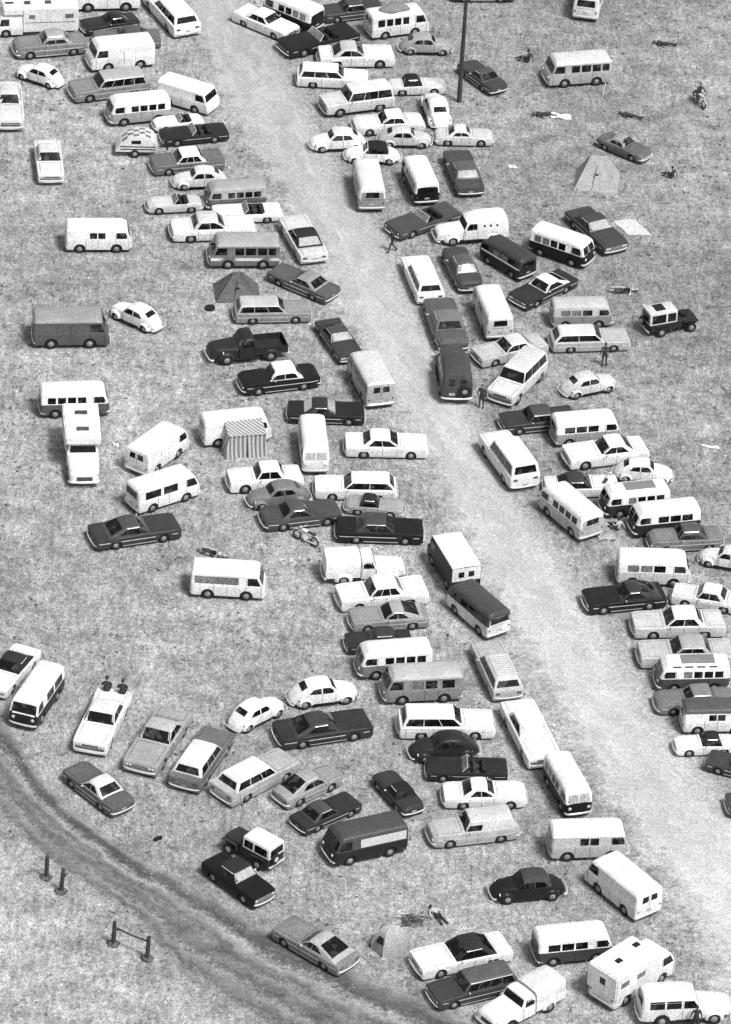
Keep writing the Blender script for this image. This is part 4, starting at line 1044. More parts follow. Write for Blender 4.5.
VEHICLES = [  # style, x, y, heading in degrees, size, body shade, roof shade, label
 ('motorhome', -25.41, 59.1, -169.0, 0.87, 0.82, 0.82, 'white motorhome facing left behind the pale grey fastback at the top left corner'),
 ('busblank', -20.87, 63.51, -170.2, 1.13, 0.82, 0.82, 'white van cut by the top edge between the motorhome and the white wagon'),
 ('round50', -24.21, 56.2, -162.2, 1.042, 0.22, 0.36, 'pale grey rounded sedan parked directly below the white motorhome'),
 ('coupe', -20.3, 60.15, -155.4, 0.87, 0.028, 0.028, 'dark coupe half hidden between the motorhome and the white panel van'),
 ('sedan', -18.9, 58.03, -170.3, 0.903, 0.15, 0.093, 'dark sedan mostly hidden behind the white panel van at upper left'),
 ('econ', -19.18, 55.02, -161.1, 1.033, 0.82, 0.82, 'white panel van facing left above the pale grey wagon at upper left'),
 ('wagon', -16.03, 62.17, 117.1, 1.117, 0.82, 0.82, 'long white station wagon alone at the top edge left of the road'),
 ('beetle', -24.51, 51.89, 152.2, 0.917, 0.82, 0.82, 'white rounded small car with its nose touching nothing, left of the pale grey wagon'),
 ('wagon_v1', -19.63, 50.69, -159.1, 1.067, 0.24, 0.42, 'pale grey station wagon with light roof just under the white panel van'),
 ('econ', -14.06, 49.77, -25.3, 0.929, 0.82, 0.82, 'white panel van with windshield facing the road, right of the two-tone minibus'),
 ('bus4', -17.4, 47.3, -161.5, 1.007, 0.36, 0.82, 'two-tone minibus with grey lower half and four side windows, above the striped trailer'),
 ('teardrop', -17.17, 42.73, 4.8, 1.004, 0.65, 0.45, 'little trailer with striped sides and chequered roof on one axle'),
 ('sports', -14.54, 46.51, -161.5, 0.87, 0.82, 0.028, 'small white open car under the rear of the white panel van by the road'),
 ('convert', -13.34, 44.97, -161.6, 0.87, 0.028, 0.028, 'dark open car with a bright side wing beside the small white open car'),
 ('sedan_v1', -13.58, 40.99, -162.9, 0.947, 0.15, 0.82, 'dark grey sedan with a white roof right of the striped trailer'),
 ('round50', -26.32, 47.11, -82.0, 1.13, 0.62, 0.62, 'pale rounded old sedan facing the viewer, cut by the left edge'),
 ('compact', -22.9, 39.84, -81.5, 1.058, 0.7, 0.62, 'pale compact sedan standing alone, nose towards the viewer, near the left edge'),
 ('beetle', -12.56, 38.76, -167.4, 0.952, 0.66, 0.7, 'pale rounded small car between the white-roofed sedan and the grey minibus'),
 ('bus4', -10.08, 36.34, -166.3, 0.949, 0.118, 0.36, 'grey minibus with paler roof and four dark windows, behind the open white car'),
 ('sports', -14.1, 35.33, -167.4, 0.932, 0.55, 0.028, 'pale little open sports car with dark cockpit left of the grey minibus'),
 ('sedan_v2', -11.33, 32.25, 11.3, 1.089, 0.82, 0.62, 'white full-size sedan facing the road behind the grey van with white side stripe'),
 ('convert', -9.16, 34.71, -168.6, 0.87, 0.82, 0.028, 'white open car with dark seats parked against the grey minibus'),
 ('vinyl', -5.27, 31.66, 109.3, 1.012, 0.62, 0.028, 'pale sedan with black roof standing nose away beside the road, upper left row'),
 ('econstripe', -9.09, 28.96, -173.2, 1.028, 0.187, 0.38, 'grey windowed van with broad white side stripe behind the dark tent'),
 ('hardtop', -4.98, 26.04, 146.1, 0.918, 0.11, 0.28, 'grey hardtop with pale roof angled beside the dark tent'),
 ('wagon', -6.86, 22.2, 8.9, 0.934, 0.28, 0.48, 'pale wagon with three dark side windows below the dark tent'),
 ('pickup50', -8.27, 17.28, -162.8, 1.037, 0.031, 0.043, 'black old pickup with open load bed and white front bumper'),
 ('hardtop_v1', -2.39, 19.17, -67.6, 0.87, 0.056, 0.074, 'dark hardtop with bright windshield angled behind the pale windowed van'),
 ('econwin', -0.17, 14.0, 108.1, 1.033, 0.42, 0.62, 'pale windowed van with two rear windows at the road edge, centre left'),
 ('sedan50', -6.05, 13.88, -161.0, 0.999, 0.019, 0.82, 'black fifties sedan with a white roof below the black pickup'),
 ('hardtop', -2.87, 10.41, 3.3, 0.915, 0.025, 0.037, 'black hardtop partly behind the white minibus that faces the viewer'),
 ('buspanel', -8.47, 7.38, 16.8, 1.014, 0.82, 0.82, 'white minibus with the striped awning tent against its side'),
 ('bus', -3.48, 5.83, -83.8, 1.016, 0.72, 0.82, 'white minibus facing the viewer left of the lone white sedan at the road'),
 ('sedan', 1.03, 6.94, 4.3, 0.986, 0.82, 0.82, 'white sedan with its nose out over the road, centre of the field'),
 ('boxy', -6.36, 2.21, -167.4, 1.107, 0.82, 0.82, 'white boxy small sedan directly under the striped awning tent'),
 ('beetle', -5.42, 0.42, -161.6, 0.995, 0.187, 0.043, 'dark grey rounded small car between the boxy white sedan and the dark coupe'),
 ('coupe_v1', -3.96, -1.53, 18.3, 1.014, 0.074, 0.093, 'dark grey coupe with the white motorcycle leaning in front of its side'),
 ('wagon_v2', -0.72, 1.93, -175.7, 0.934, 0.82, 0.82, 'white station wagon with long dark side glass right of the boxy white sedan'),
 ('softtop', 0.54, 0.06, -4.0, 0.87, 0.34, 0.025, 'grey small car with a black soft top behind the black sedan with white hubcaps'),
 ('sedan4', 0.93, -2.68, 3.2, 0.996, 0.019, 0.068, 'black sedan with white hubcaps pointing to the road above the white pickup'),
 ('hardtop_v1', -13.93, -4.44, 21.2, 1.012, 0.05, 0.081, 'dark hardtop with bright lower trim alone on the left grass below the white vans'),
 ('econ', -13.15, 4.33, 57.7, 0.99, 0.82, 0.82, 'white panel van angled away, with two small rear windows, on the left grass'),
 ('bay', -12.51, -0.18, 35.8, 1.003, 0.82, 0.82, 'white windowed minibus right above the dark hardtop on the left grass'),
 ('bus4', -18.72, 9.43, 9.7, 1.021, 0.112, 0.82, 'dark minibus with white roof behind the camper pickup at left'),
 ('camper', -17.76, 3.45, -82.3, 1.083, 0.82, 0.82, 'white pickup carrying a tall camper body, nose towards the viewer'),
 ('buspanel', -18.77, 29.81, 6.9, 1.016, 0.82, 0.82, 'white minibus with short row of windows standing alone at left'),
 ('econ', -19.62, 17.81, 7.8, 1.102, 0.11, 0.3, 'dark grey panel van with paler roof beside the white rounded small car'),
 ('beetle', -15.58, 20.54, 144.8, 0.967, 0.82, 0.82, 'white rounded small car tail to the road beside the dark grey panel van'),
 ('econband', -7.93, -9.58, 0.1, 1.005, 0.82, 0.82, 'white van with a grey panel along its side alone below the fallen motorcycle'),
 ('finned', -9.25, 61.58, -36.0, 0.921, 0.82, 0.82, 'white finned sedan nose to the lower right at the top of the road'),
 ('bus4_v1', -7.35, 62.71, 143.9, 1.037, 0.019, 0.82, 'black minibus with white roof seen from behind at the top edge'),
 ('sedan_v1', -3.2, 64.28, -158.8, 0.87, 0.062, 0.074, 'dark sedan at the top edge between two minibuses'),
 ('convertfin', -5.42, 59.41, -147.1, 1.055, 0.022, 0.019, 'black finned open car with bright trim beside the white finned sedan'),
 ('busload', 0.1, 62.28, 22.1, 0.982, 0.75, 0.72, 'white windowed van with a mound of luggage on its roof'),
 ('beetle', 2.24, 59.68, 4.9, 0.952, 0.34, 0.4, 'grey rounded small car just below the van with roof luggage'),
 ('coupe', -2.66, 57.39, 8.5, 1.119, 0.82, 0.5, 'white coupe with grey roof above the white wagon in the upper middle row'),
 ('wagon', -4.17, 54.1, 1.3, 0.941, 0.82, 0.82, 'white wagon with long dark side glass nearest the road in the upper middle row'),
 ('softtop', 1.75, 53.74, 9.5, 0.964, 0.66, 0.019, 'pale small car with a black soft top left of the utility pole'),
 ('suburban', -2.36, 50.7, -158.4, 0.982, 0.62, 0.72, 'pale tall wagon facing the road with three dark side windows, upper middle row'),
 ('sedan_v2', -0.08, 48.04, -166.0, 0.957, 0.72, 0.82, 'white sedan between the pale tall wagon and the grey-white rounded small car'),
 ('beetle', -3.44, 45.09, -167.2, 0.993, 0.74, 0.78, 'white rounded small car at the road edge, front one of the upper middle row'),
 ('beetle', 3.19, 50.26, 102.0, 1.092, 0.74, 0.72, 'white rounded small car seen from behind at the foot of the utility pole'),
 ('beetle', 1.13, 46.12, 4.8, 0.924, 0.55, 0.66, 'off-white rounded small car facing right above the minibus with black lower body'),
 ('beetlesoft', -1.01, 43.61, -176.4, 0.957, 0.82, 0.019, 'white rounded small car with a black soft top, upper middle row'),
 ('ghia', 5.19, 46.94, 4.8, 0.963, 0.58, 0.68, 'pale low rounded coupe facing right below the utility pole'),
 ('bus', -1.15, 38.66, 98.3, 1.075, 0.3, 0.75, 'minibus with a mottled grey body and white roof seen from behind'),
 ('bus4', 2.32, 39.81, 104.6, 1.017, 0.015, 0.82, 'black minibus with white roof seen from behind, left of the dark sedan'),
 ('sedan', 5.25, 41.8, 102.5, 1.003, 0.074, 0.105, 'dark sedan seen from behind right of the black and white minibus'),
 ('coupe_v1', 6.31, 55.62, 125.6, 0.883, 0.062, 0.081, 'dark coupe seen from behind just right of the utility pole'),
 ('econwin', 12.96, 56.71, -164.8, 1.034, 0.42, 0.62, 'pale windowed van alone at the upper right facing left'),
 ('bay', 13.95, 67.98, 82.0, 1.103, 0.82, 0.82, 'white van cut by the top edge at upper right, tail to the viewer'),
 ('sedan_v1', 6.13, 68.31, -172.6, 0.87, 0.037, 0.037, 'black car barely showing at the top edge right of the utility pole'),
 ('ghia', 16.27, 46.83, -36.2, 0.946, 0.13, 0.3, 'grey sports coupe facing lower right beside the pale tent'),
 ('hardtop', 14.31, 35.14, -59.7, 1.005, 0.062, 0.062, 'dark hardtop with bright windshield beside the pale ground sheet'),
 ('bus4_v1', 12.01, 32.17, -28.6, 0.989, 0.019, 0.82, 'black minibus with white roof facing lower right beside the dark hardtop'),
 ('rover', 19.06, 23.77, 24.7, 0.941, 0.031, 0.6, 'dark off-road car with pale roof and hatch alone at the right'),
 ('paneltruck', 5.85, 33.9, -164.4, 0.971, 0.82, 0.82, 'white rounded panel truck with three portholes in its side'),
 ('convertfin', 2.66, 35.03, -141.8, 0.945, 0.075, 0.03, 'dark open convertible with a pale side fin nosing out beside the walking person'),
 ('busdark', 8.37, 30.35, 133.9, 0.94, 0.031, 0.056, 'all-dark minibus with a white belt line right of the rounded panel truck'),
 ('round50', 5.38, 28.95, 106.0, 0.978, 0.068, 0.105, 'dark rounded sedan seen from behind below the rounded panel truck'),
 ('wagon_v1', 2.81, 27.36, 103.9, 0.999, 0.82, 0.82, 'white wagon standing on the road edge, first of a line of three'),
 ('sedan_v2', 4.45, 21.81, 102.1, 1.123, 0.11, 0.17, 'dark grey sedan in line between the white wagon and the dark carryall'),
 ('carryall40', 5.1, 15.7, 95.1, 1.13, 0.07, 0.12, 'dark old carryall with a spare wheel on its tail, on the road'),
 ('buspanel', 7.46, 23.09, 103.4, 1.072, 0.66, 0.82, 'pale minibus seen from behind above the white roof-rack wagon'),
 ('hardtop_v1', 10.77, 27.08, -133.5, 0.92, 0.037, 0.82, 'dark hardtop with a white roof facing lower left, right middle cluster'),
 ('sedan', 8.64, 19.21, -151.8, 0.933, 0.5, 0.66, 'pale sedan crossing behind the white roof-rack wagon'),
 ('suburbanrack', 9.19, 15.34, -116.2, 1.021, 0.68, 0.72, 'pale tall wagon with slatted roof rack and its grille towards the road'),
 ('bus_v1', 13.27, 23.88, 8.9, 0.929, 0.3, 0.48, 'plain grey minibus behind the pale wagon with the standing person'),
 ('wagon_v2', 13.81, 21.06, 9.9, 0.94, 0.46, 0.66, 'pale wagon with a person standing at its side'),
 ('beetle', 13.72, 15.54, 26.2, 0.95, 0.62, 0.68, 'off-white rounded small car below the standing person at the right'),
 ('sedan_v1', 10.51, 10.97, -163.3, 0.912, 0.05, 0.074, 'dark sedan directly above the white wagon seen from behind at the road'),
 ('bus', 13.51, 9.79, 14.7, 0.992, 0.36, 0.82, 'two-tone minibus above the white sedan on the right side of the road'),
 ('suburban', 8.73, 5.88, 112.8, 1.063, 0.75, 0.82, 'tall white wagon seen from behind on the right edge of the road'),
 ('coupe', 14.77, 7.58, -161.6, 1.107, 0.82, 0.82, 'white coupe below the two-tone minibus on the right'),
 ('beetle', 17.14, 5.7, 0.1, 0.934, 0.78, 0.8, 'white rounded small car facing right below the white coupe'),
 ('bus4', 12.58, 0.16, 125.4, 1.064, 0.48, 0.82, 'white minibus with grey lower body seen from behind at the road edge'),
 ('vinyl', 13.27, 3.72, 8.4, 0.87, 0.74, 0.05, 'white sedan with black roof half hidden behind the white minibus at the road'),
 ('samba', 16.52, 2.02, -163.7, 0.967, 0.037, 0.82, 'dark minibus with curtained windows and grey cloth sunroof above the white one'),
 ('bus', 18.32, 0.05, -163.8, 0.991, 0.031, 0.82, 'minibus with white roof and dark flank left of the grey fastback'),
 ('round50', 19.64, -1.59, -167.7, 0.925, 0.204, 0.093, 'grey rounded fastback with dark roof near the right edge'),
 ('beetle', 22.26, -3.47, 167.9, 0.909, 0.7, 0.72, 'white rounded small car cut by the right edge below the grey fastback'),
 ('bus_v1', 17.61, -5.54, 3.2, 1.038, 0.66, 0.82, 'cream-white minibus facing right above the black fastback'),
 ('fastback', 15.83, -8.38, -164.1, 1.039, 0.022, 0.05, 'black fastback with a scooped bonnet nose to the road'),
 ('compact', 20.83, -7.82, 170.0, 0.921, 0.7, 0.72, 'white compact with dark side windows at the right edge beside the black fastback'),
 ('sedan4', 19.02, -10.82, -171.9, 1.032, 0.58, 0.82, 'pale full-size sedan with a white roof at the right edge, upper of two'),
 ('sedan4', 19.41, -13.86, -172.0, 1.047, 0.5, 0.4, 'pale full-size sedan with a grey roof at the right edge, above the skylight minibus'),
 ('samba', 19.74, -16.33, -172.0, 0.997, 0.087, 0.82, 'minibus with a grey cloth sunroof and skylights at the right edge'),
 ('sedan_v2', 19.87, -18.51, -168.3, 0.907, 0.187, 0.221, 'grey sedan between the skylight minibus and the white van with grey roof'),
 ('buspanel', 21.08, -20.45, 7.9, 0.943, 0.8, 0.099, 'white van with a dark grey roof cut by the right edge'),
 ('softtop', 20.42, -22.77, -170.3, 0.87, 0.82, 0.025, 'white small car with a black soft top cut by the right edge'),
 ('compact', 22.41, -24.84, 162.1, 0.87, 0.062, 0.074, 'dark car cut by the right edge below the white soft-top car'),
 ('sedan', 23.79, -28.16, -169.5, 0.87, 0.074, 0.074, 'dark nose of a car at the right edge, lowest of the right row'),
 ('pickupcap', 0.12, -7.1, 10.2, 1.003, 0.82, 0.82, 'white old pickup with a canvas canopy over its bed'),
 ('sedan_v1', 1.26, -9.58, -164.0, 1.037, 0.82, 0.82, 'white sedan facing left directly below the white canvas-covered pickup'),
 ('fastback', 1.75, -11.94, -166.0, 0.989, 0.28, 0.38, 'pale grey fastback between the white sedan and the black car'),
 ('compact', 1.24, -14.45, -168.0, 0.87, 0.037, 0.05, 'black car half hidden behind the white-roofed grey minibus'),
 ('bus4', 2.16, -16.77, -167.1, 1.022, 0.204, 0.82, 'grey minibus with white roof and four windows in the lower middle row'),
 ('baycurtain', 3.86, -19.12, -169.1, 1.034, 0.26, 0.46, 'grey minibus with curtained windows and pale roof in the lower middle row'),
 ('wagon', 5.4, -22.46, 6.0, 1.04, 0.82, 0.82, 'white station wagon above the black rounded small car'),
 ('steptruck', 5.48, -6.36, 110.6, 0.96, 0.015, 0.82, 'black box van with white roof and white rear standing at the road'),
 ('busroof', 7.05, -11.01, 126.1, 1.027, 0.74, 0.074, 'white minibus with dark roof seen from behind below the black box van'),
 ('wagonrack', 8.27, -16.74, 106.0, 0.999, 0.45, 0.6, 'pale grey wagon with roof slats seen from behind at the road edge'),
 ('sedan4', 10.29, -22.92, -72.7, 1.087, 0.82, 0.82, 'white sedan facing the viewer, nose against the black minibus'),
 ('bus4_v1', 12.43, -28.19, -70.8, 0.969, 0.015, 0.82, 'black minibus with long white roof facing the viewer at the road edge'),
 ('beetle', 5.33, -24.83, -166.5, 1.023, 0.028, 0.043, 'black rounded small car below the white station wagon'),
 ('convert', 6.68, -26.65, -176.0, 0.87, 0.028, 0.025, 'black open car squeezed above the white coupe in the lower row'),
 ('coupe_v1', 7.71, -29.03, 6.8, 0.983, 0.82, 0.82, 'white coupe facing right above the pale grey sedan delivery'),
 ('delivery50', 7.11, -32.43, -164.1, 0.988, 0.45, 0.55, 'pale grey old sedan delivery with one side window'),
 ('softtop', 2.8, -29.3, 120.8, 0.936, 0.043, 0.019, 'dark small car with black soft top seen from behind, left of the white coupe'),
 ('buspanel', 13.61, -33.22, 8.6, 1.041, 0.5, 0.82, 'mottled white panel minibus facing the road above the white delivery van'),
 ('econ', 15.54, -37.24, 128.6, 1.022, 0.82, 0.82, 'white delivery van with two rear windows angled on the road edge'),
 ('beetlesoft', 10.25, -37.46, -167.0, 1.058, 0.019, 0.062, 'black rounded small car with dark soft top alone at lower right'),
 ('bus', 12.72, -42.67, 14.5, 1.001, 0.062, 0.82, 'dark grey minibus with white roof left of the white camper van'),
 ('vancamper', 15.97, -45.06, 47.1, 1.056, 0.82, 0.82, 'white camper van with a rear door angled towards the road'),
 ('carryall', 18.78, -47.23, 10.0, 1.022, 0.78, 0.82, 'white old carryall with open side door at the bottom right corner'),
 ('vinyl', 6.67, -43.85, -155.6, 1.026, 0.82, 0.031, 'white hardtop with black roof beside the small dome tent'),
 ('wagon_v1', 7.34, -46.54, -154.2, 0.945, 0.056, 0.105, 'dark wagon directly below the white hardtop with black roof'),
 ('pickupcap2', 9.95, -47.91, -138.2, 0.997, 0.82, 0.66, 'white pickup with pale canvas canopy at the bottom edge'),
 ('vinyl', -20.09, -19.72, -110.7, 0.9, 0.82, 0.031, 'white hardtop with black roof cut by the left edge'),
 ('bay2tone', -18.29, -22.73, -106.6, 1.013, 0.022, 0.82, 'black minibus with white roof and bright headlights near the left edge'),
 ('finned', -14.37, -24.29, -101.3, 1.052, 0.82, 0.7, 'white sedan with two people sitting on its boot'),
 ('hardtop', -11.09, -25.87, -107.0, 1.106, 0.34, 0.44, 'pale grey flat hardtop facing lower left in the lower left row'),
 ('wagonfin', -8.47, -27.4, 71.4, 1.017, 0.15, 0.75, 'grey wagon with white roof between the grey hardtop and the pale wagon'),
 ('wagonfin', -5.34, -28.79, 45.7, 1.006, 0.42, 0.82, 'pale wagon with white roof and fins, right of the grey wagon'),
 ('type3', -2.32, -29.27, 42.1, 0.988, 0.3, 0.36, 'pale grey rounded fastback below the long dark hardtop'),
 ('coupe', -1.21, -31.63, 40.7, 0.87, 0.037, 0.074, 'dark square coupe beside the pale grey rounded fastback'),
 ('panelbus', 1.07, -34.5, -154.8, 1.015, 0.025, 0.074, 'dark van with a bright white panel along its side'),
 ('hardtop_v1', -1.7, -23.68, 20.0, 1.036, 0.037, 0.056, 'long dark hardtop with bright trim below the two white rounded cars'),
 ('beetle', -5.63, -22.53, 45.1, 0.966, 0.82, 0.82, 'white rounded small car, lower left of a touching pair'),
 ('beetle', -1.86, -20.14, 17.5, 1.033, 0.82, 0.82, 'white rounded small car, upper right of a touching pair'),
 ('jeep', -5.12, -35.54, 142.4, 0.992, 0.037, 0.82, 'small off-road car with white hard top behind the black sedan'),
 ('boxy', -5.79, -38.4, -45.4, 1.078, 0.015, 0.031, 'black sedan with bright windshield facing the dirt track'),
 ('fastback', -1.28, -43.75, 141.2, 1.039, 0.22, 0.4, 'pale grey fastback coupe with a dark rear window parked on the dirt track'),
 ('coupe_v1', -14.14, -30.68, 132.4, 0.977, 0.12, 0.7, 'grey coupe with white roof seen from behind near the dirt track'),
]
ROAD_L = [(-17.63, 74.31), (-15.91, 65.91), (-13.61, 56.4), (-10.26, 46.73), (-6.71, 37.51), (-3.8, 27.34), (-1.68, 20.03), (1.28, 11.89), (3.88, 4.04), (5.24, -1.42), (7.19, -8.81), (9.36, -14.85), (12.05, -22.14), (14.91, -29.58), (18.21, -37.13), (19.78, -42.33), (21.55, -48.21), (23.28, -53.06)]
ROAD_R = [(-13.62, 74.85), (-11.61, 66.47), (-7.28, 57.21), (-5.42, 50.18), (-2.72, 39.36), (0.84, 33.76), (2.03, 26.75), (4.16, 20.09), (6.72, 13.7), (7.57, 7.91), (10.76, 0.3), (13.52, -7.05), (15.9, -12.09), (17.62, -18.06), (19.58, -23.32), (22.08, -27.42), (25.54, -34.57), (28.04, -41.52), (30.49, -47.35), (32.85, -52.97)]
RUT_U = [(-22.89, -21.32), (-21.19, -23.92), (-20.15, -25.78), (-18.78, -28.26), (-17.1, -31.24), (-14.78, -34.01), (-12.28, -36.72), (-9.89, -38.3), (-7.78, -40.17), (-5.75, -41.93), (-3.76, -43.41), (-0.39, -45.7), (2.39, -47.5), (5.67, -49.4), (9.99, -51.84)]
RUT_L = [(-23.5, -26.81), (-21.51, -29.5), (-19.59, -31.87), (-18.57, -33.09), (-16.99, -35.16), (-14.6, -37.68), (-12.24, -39.62), (-10.28, -41.58), (-8.62, -44.24), (-6.25, -46.62), (-2.38, -49.5), (0.92, -51.87), (4.72, -54.41)]
PT = {'pole': (4.78, 52.61), 'post1': (-16.41, -38.59), 'post2': (-15.49, -39.76), 'gate1': (-12.29, -44.08), 'gate2': (-10.36, -45.2), 'man_walk': (0.7, 31.51), 'man_side': (6.93, 12.77), 'man_wagon': (14.79, 18.74), 'moto_rider': (21.64, 54.44), 'moto_white': (-3.56, -3.82), 'moto_dark': (-8.91, -5.39), 'moto_small': (16.03, 28.54), 'moto_sat': (14.72, 4.34), 'tent_light': (14.42, 41.45), 'tent_dark': (-9.29, 23.89), 'tent_dome': (2.76, -43.74), 'awning': (-7.83, 5.25), 'sheet': (16.76, 36.47), 'blanket': (11.86, 51.34), 'lying1': (19.3, 62.85), 'lying2': (16.76, 51.95), 'lying3': (19.57, 43.73), 'lying4': (5.3, -39.85), 'fire': (3.93, -40.53), 'stand_far': (9.57, 59.06), 'stick': (14.88, 54.89), 'tire': (-10.93, 22.81), 'bag': (-15.81, 5.73), 'paper': (8.58, 43.9), 'box': (-10.48, -34.51), 'debris1': (8.58, 43.9), 'debris2': (-1.24, -40.86), 'white_bits': (21.32, 9.81), 'lie5': (15.57, -0.28), 'lie6': (16.19, 0.56), 'dark_blob': (-9.44, 2.78), 'cooler': (14.88, -1.25), 'paper2': (21.0, 9.54)}
NAMES = {'round50': ('old_sedan', 'sedan'), 'sedan50': ('old_sedan', 'sedan'), 'finned': ('finned_sedan', 'sedan'), 'sedan': ('sedan', 'sedan'), 'sedan4': ('sedan', 'sedan'), 'hardtop': ('hardtop_car', 'car'), 'vinyl': ('hardtop_car', 'car'), 'coupe': ('coupe', 'coupe'), 'fastback': ('fastback_coupe', 'coupe'), 'ghia': ('sports_coupe', 'coupe'), 'compact': ('compact_car', 'car'), 'boxy': ('compact_car', 'car'), 'type3': ('fastback_coupe', 'coupe'), 'softtop': ('soft_top_car', 'convertible'), 'beetlesoft': ('soft_top_car', 'convertible'), 'convert': ('open_car', 'convertible'), 'convertfin': ('open_car', 'convertible'), 'sports': ('open_sports_car', 'convertible'), 'wagon': ('station_wagon', 'station wagon'), 'wagonrack': ('station_wagon', 'station wagon'), 'wagonfin': ('station_wagon', 'station wagon'), 'suburban': ('tall_wagon', 'station wagon'), 'suburbanrack': ('tall_wagon', 'station wagon'), 'delivery50': ('delivery_car', 'van'), 'beetle': ('small_round_car', 'small car'), 'bus': ('minibus', 'minibus'), 'bus4': ('minibus', 'minibus'), 'samba': ('minibus', 'minibus'), 'buspanel': ('minibus', 'minibus'), 'busblank': ('minibus', 'van'), 'busroof': ('minibus', 'minibus'), 'busdark': ('minibus', 'minibus'), 'bay': ('minibus', 'minibus'), 'bay2tone': ('minibus', 'minibus'), 'baycurtain': ('minibus', 'minibus'), 'econ': ('panel_van', 'van'), 'econwin': ('windowed_van', 'van'), 'econstripe': ('windowed_van', 'van'), 'econband': ('panel_van', 'van'), 'busload': ('windowed_van', 'van'), 'panelbus': ('panel_van', 'van'), 'paneltruck': ('panel_truck', 'truck'), 'carryall': ('carryall_truck', 'truck'), 'carryall40': ('carryall_truck', 'truck'), 'pickup50': ('pickup_truck', 'pickup truck'), 'pickupcap': ('pickup_truck', 'pickup truck'), 'pickupcap2': ('pickup_truck', 'pickup truck'), 'camper': ('camper_pickup', 'pickup truck'), 'steptruck': ('box_van', 'van'), 'jeep': ('off_road_car', 'off-road car'), 'rover': ('off_road_car', 'off-road car'), 'motorhome': ('motorhome', 'motorhome'), 'vancamper': ('camper_van', 'camper van'), 'teardrop': ('camping_trailer', 'trailer'), 'flatbed': ('flatbed_trailer', 'trailer'), 'wagon_v1': ('station_wagon', 'station wagon'), 'sedan_v1': ('sedan', 'sedan'), 'sedan_v2': ('sedan', 'sedan'), 'hardtop_v1': ('hardtop_car', 'car'), 'coupe_v1': ('coupe', 'coupe'), 'wagon_v2': ('station_wagon', 'station wagon'), 'bus4_v1': ('minibus', 'minibus'), 'bus_v1': ('minibus', 'minibus')}
GROUPS = {'sedan': 'sedans parked on the field', 'car': 'cars parked on the field', 'coupe': 'coupes parked on the field', 'convertible': 'convertibles parked on the field', 'station wagon': 'station wagons parked on the field', 'van': 'vans parked on the field', 'small car': 'small round cars parked on the field', 'minibus': 'minibuses parked on the field', 'truck': 'old trucks parked on the field', 'pickup truck': 'pickup trucks parked on the field', 'off-road car': 'off-road cars parked on the field', 'trailer': 'trailers standing on the field'}

# ------------------------------------------------------------------ placing the vehicles
_kits = {}
GROUPED = {}
def build_part(entry, parent, body, roof, accent):
    name, me, role, subs = entry
    col = {'body': body, 'roof': roof, 'accent': accent}.get(role)
    o = bpy.data.objects.new(name, me); C.objects.link(o); o.parent = parent
    if col is not None: o.color = (col, col, col, 1)
    for s in subs: build_part(s, o, body, roof, accent)
    return o

from collections import Counter
_cat_n = Counter(NAMES[v[0]][1] for v in VEHICLES)
VEH = {}
# panes whose sky reflection is painted as a pale base colour
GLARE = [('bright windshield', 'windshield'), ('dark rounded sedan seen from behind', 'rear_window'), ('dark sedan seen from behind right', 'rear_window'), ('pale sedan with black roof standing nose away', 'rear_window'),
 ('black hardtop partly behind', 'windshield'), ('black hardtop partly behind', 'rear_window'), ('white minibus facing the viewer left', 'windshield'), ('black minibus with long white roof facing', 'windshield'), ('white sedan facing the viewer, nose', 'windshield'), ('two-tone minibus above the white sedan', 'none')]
for style, x, y, head, size, body, roof, label in VEHICLES:
    if style not in _kits: _kits[style] = STY[style]()
    nm, cat = NAMES[style]
    r = empty(nm, (x, y, 0), R(head)); r.scale = (size, size, size)
    tag(r, label, cat, GROUPS.get(cat) if _cat_n[cat] > 1 else None)
    for e in _kits[style].parts:
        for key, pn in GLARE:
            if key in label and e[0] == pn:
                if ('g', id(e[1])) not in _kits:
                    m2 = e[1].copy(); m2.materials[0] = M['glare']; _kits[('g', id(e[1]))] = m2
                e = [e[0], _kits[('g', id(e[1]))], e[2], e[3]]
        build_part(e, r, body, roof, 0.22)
    VEH[label] = r

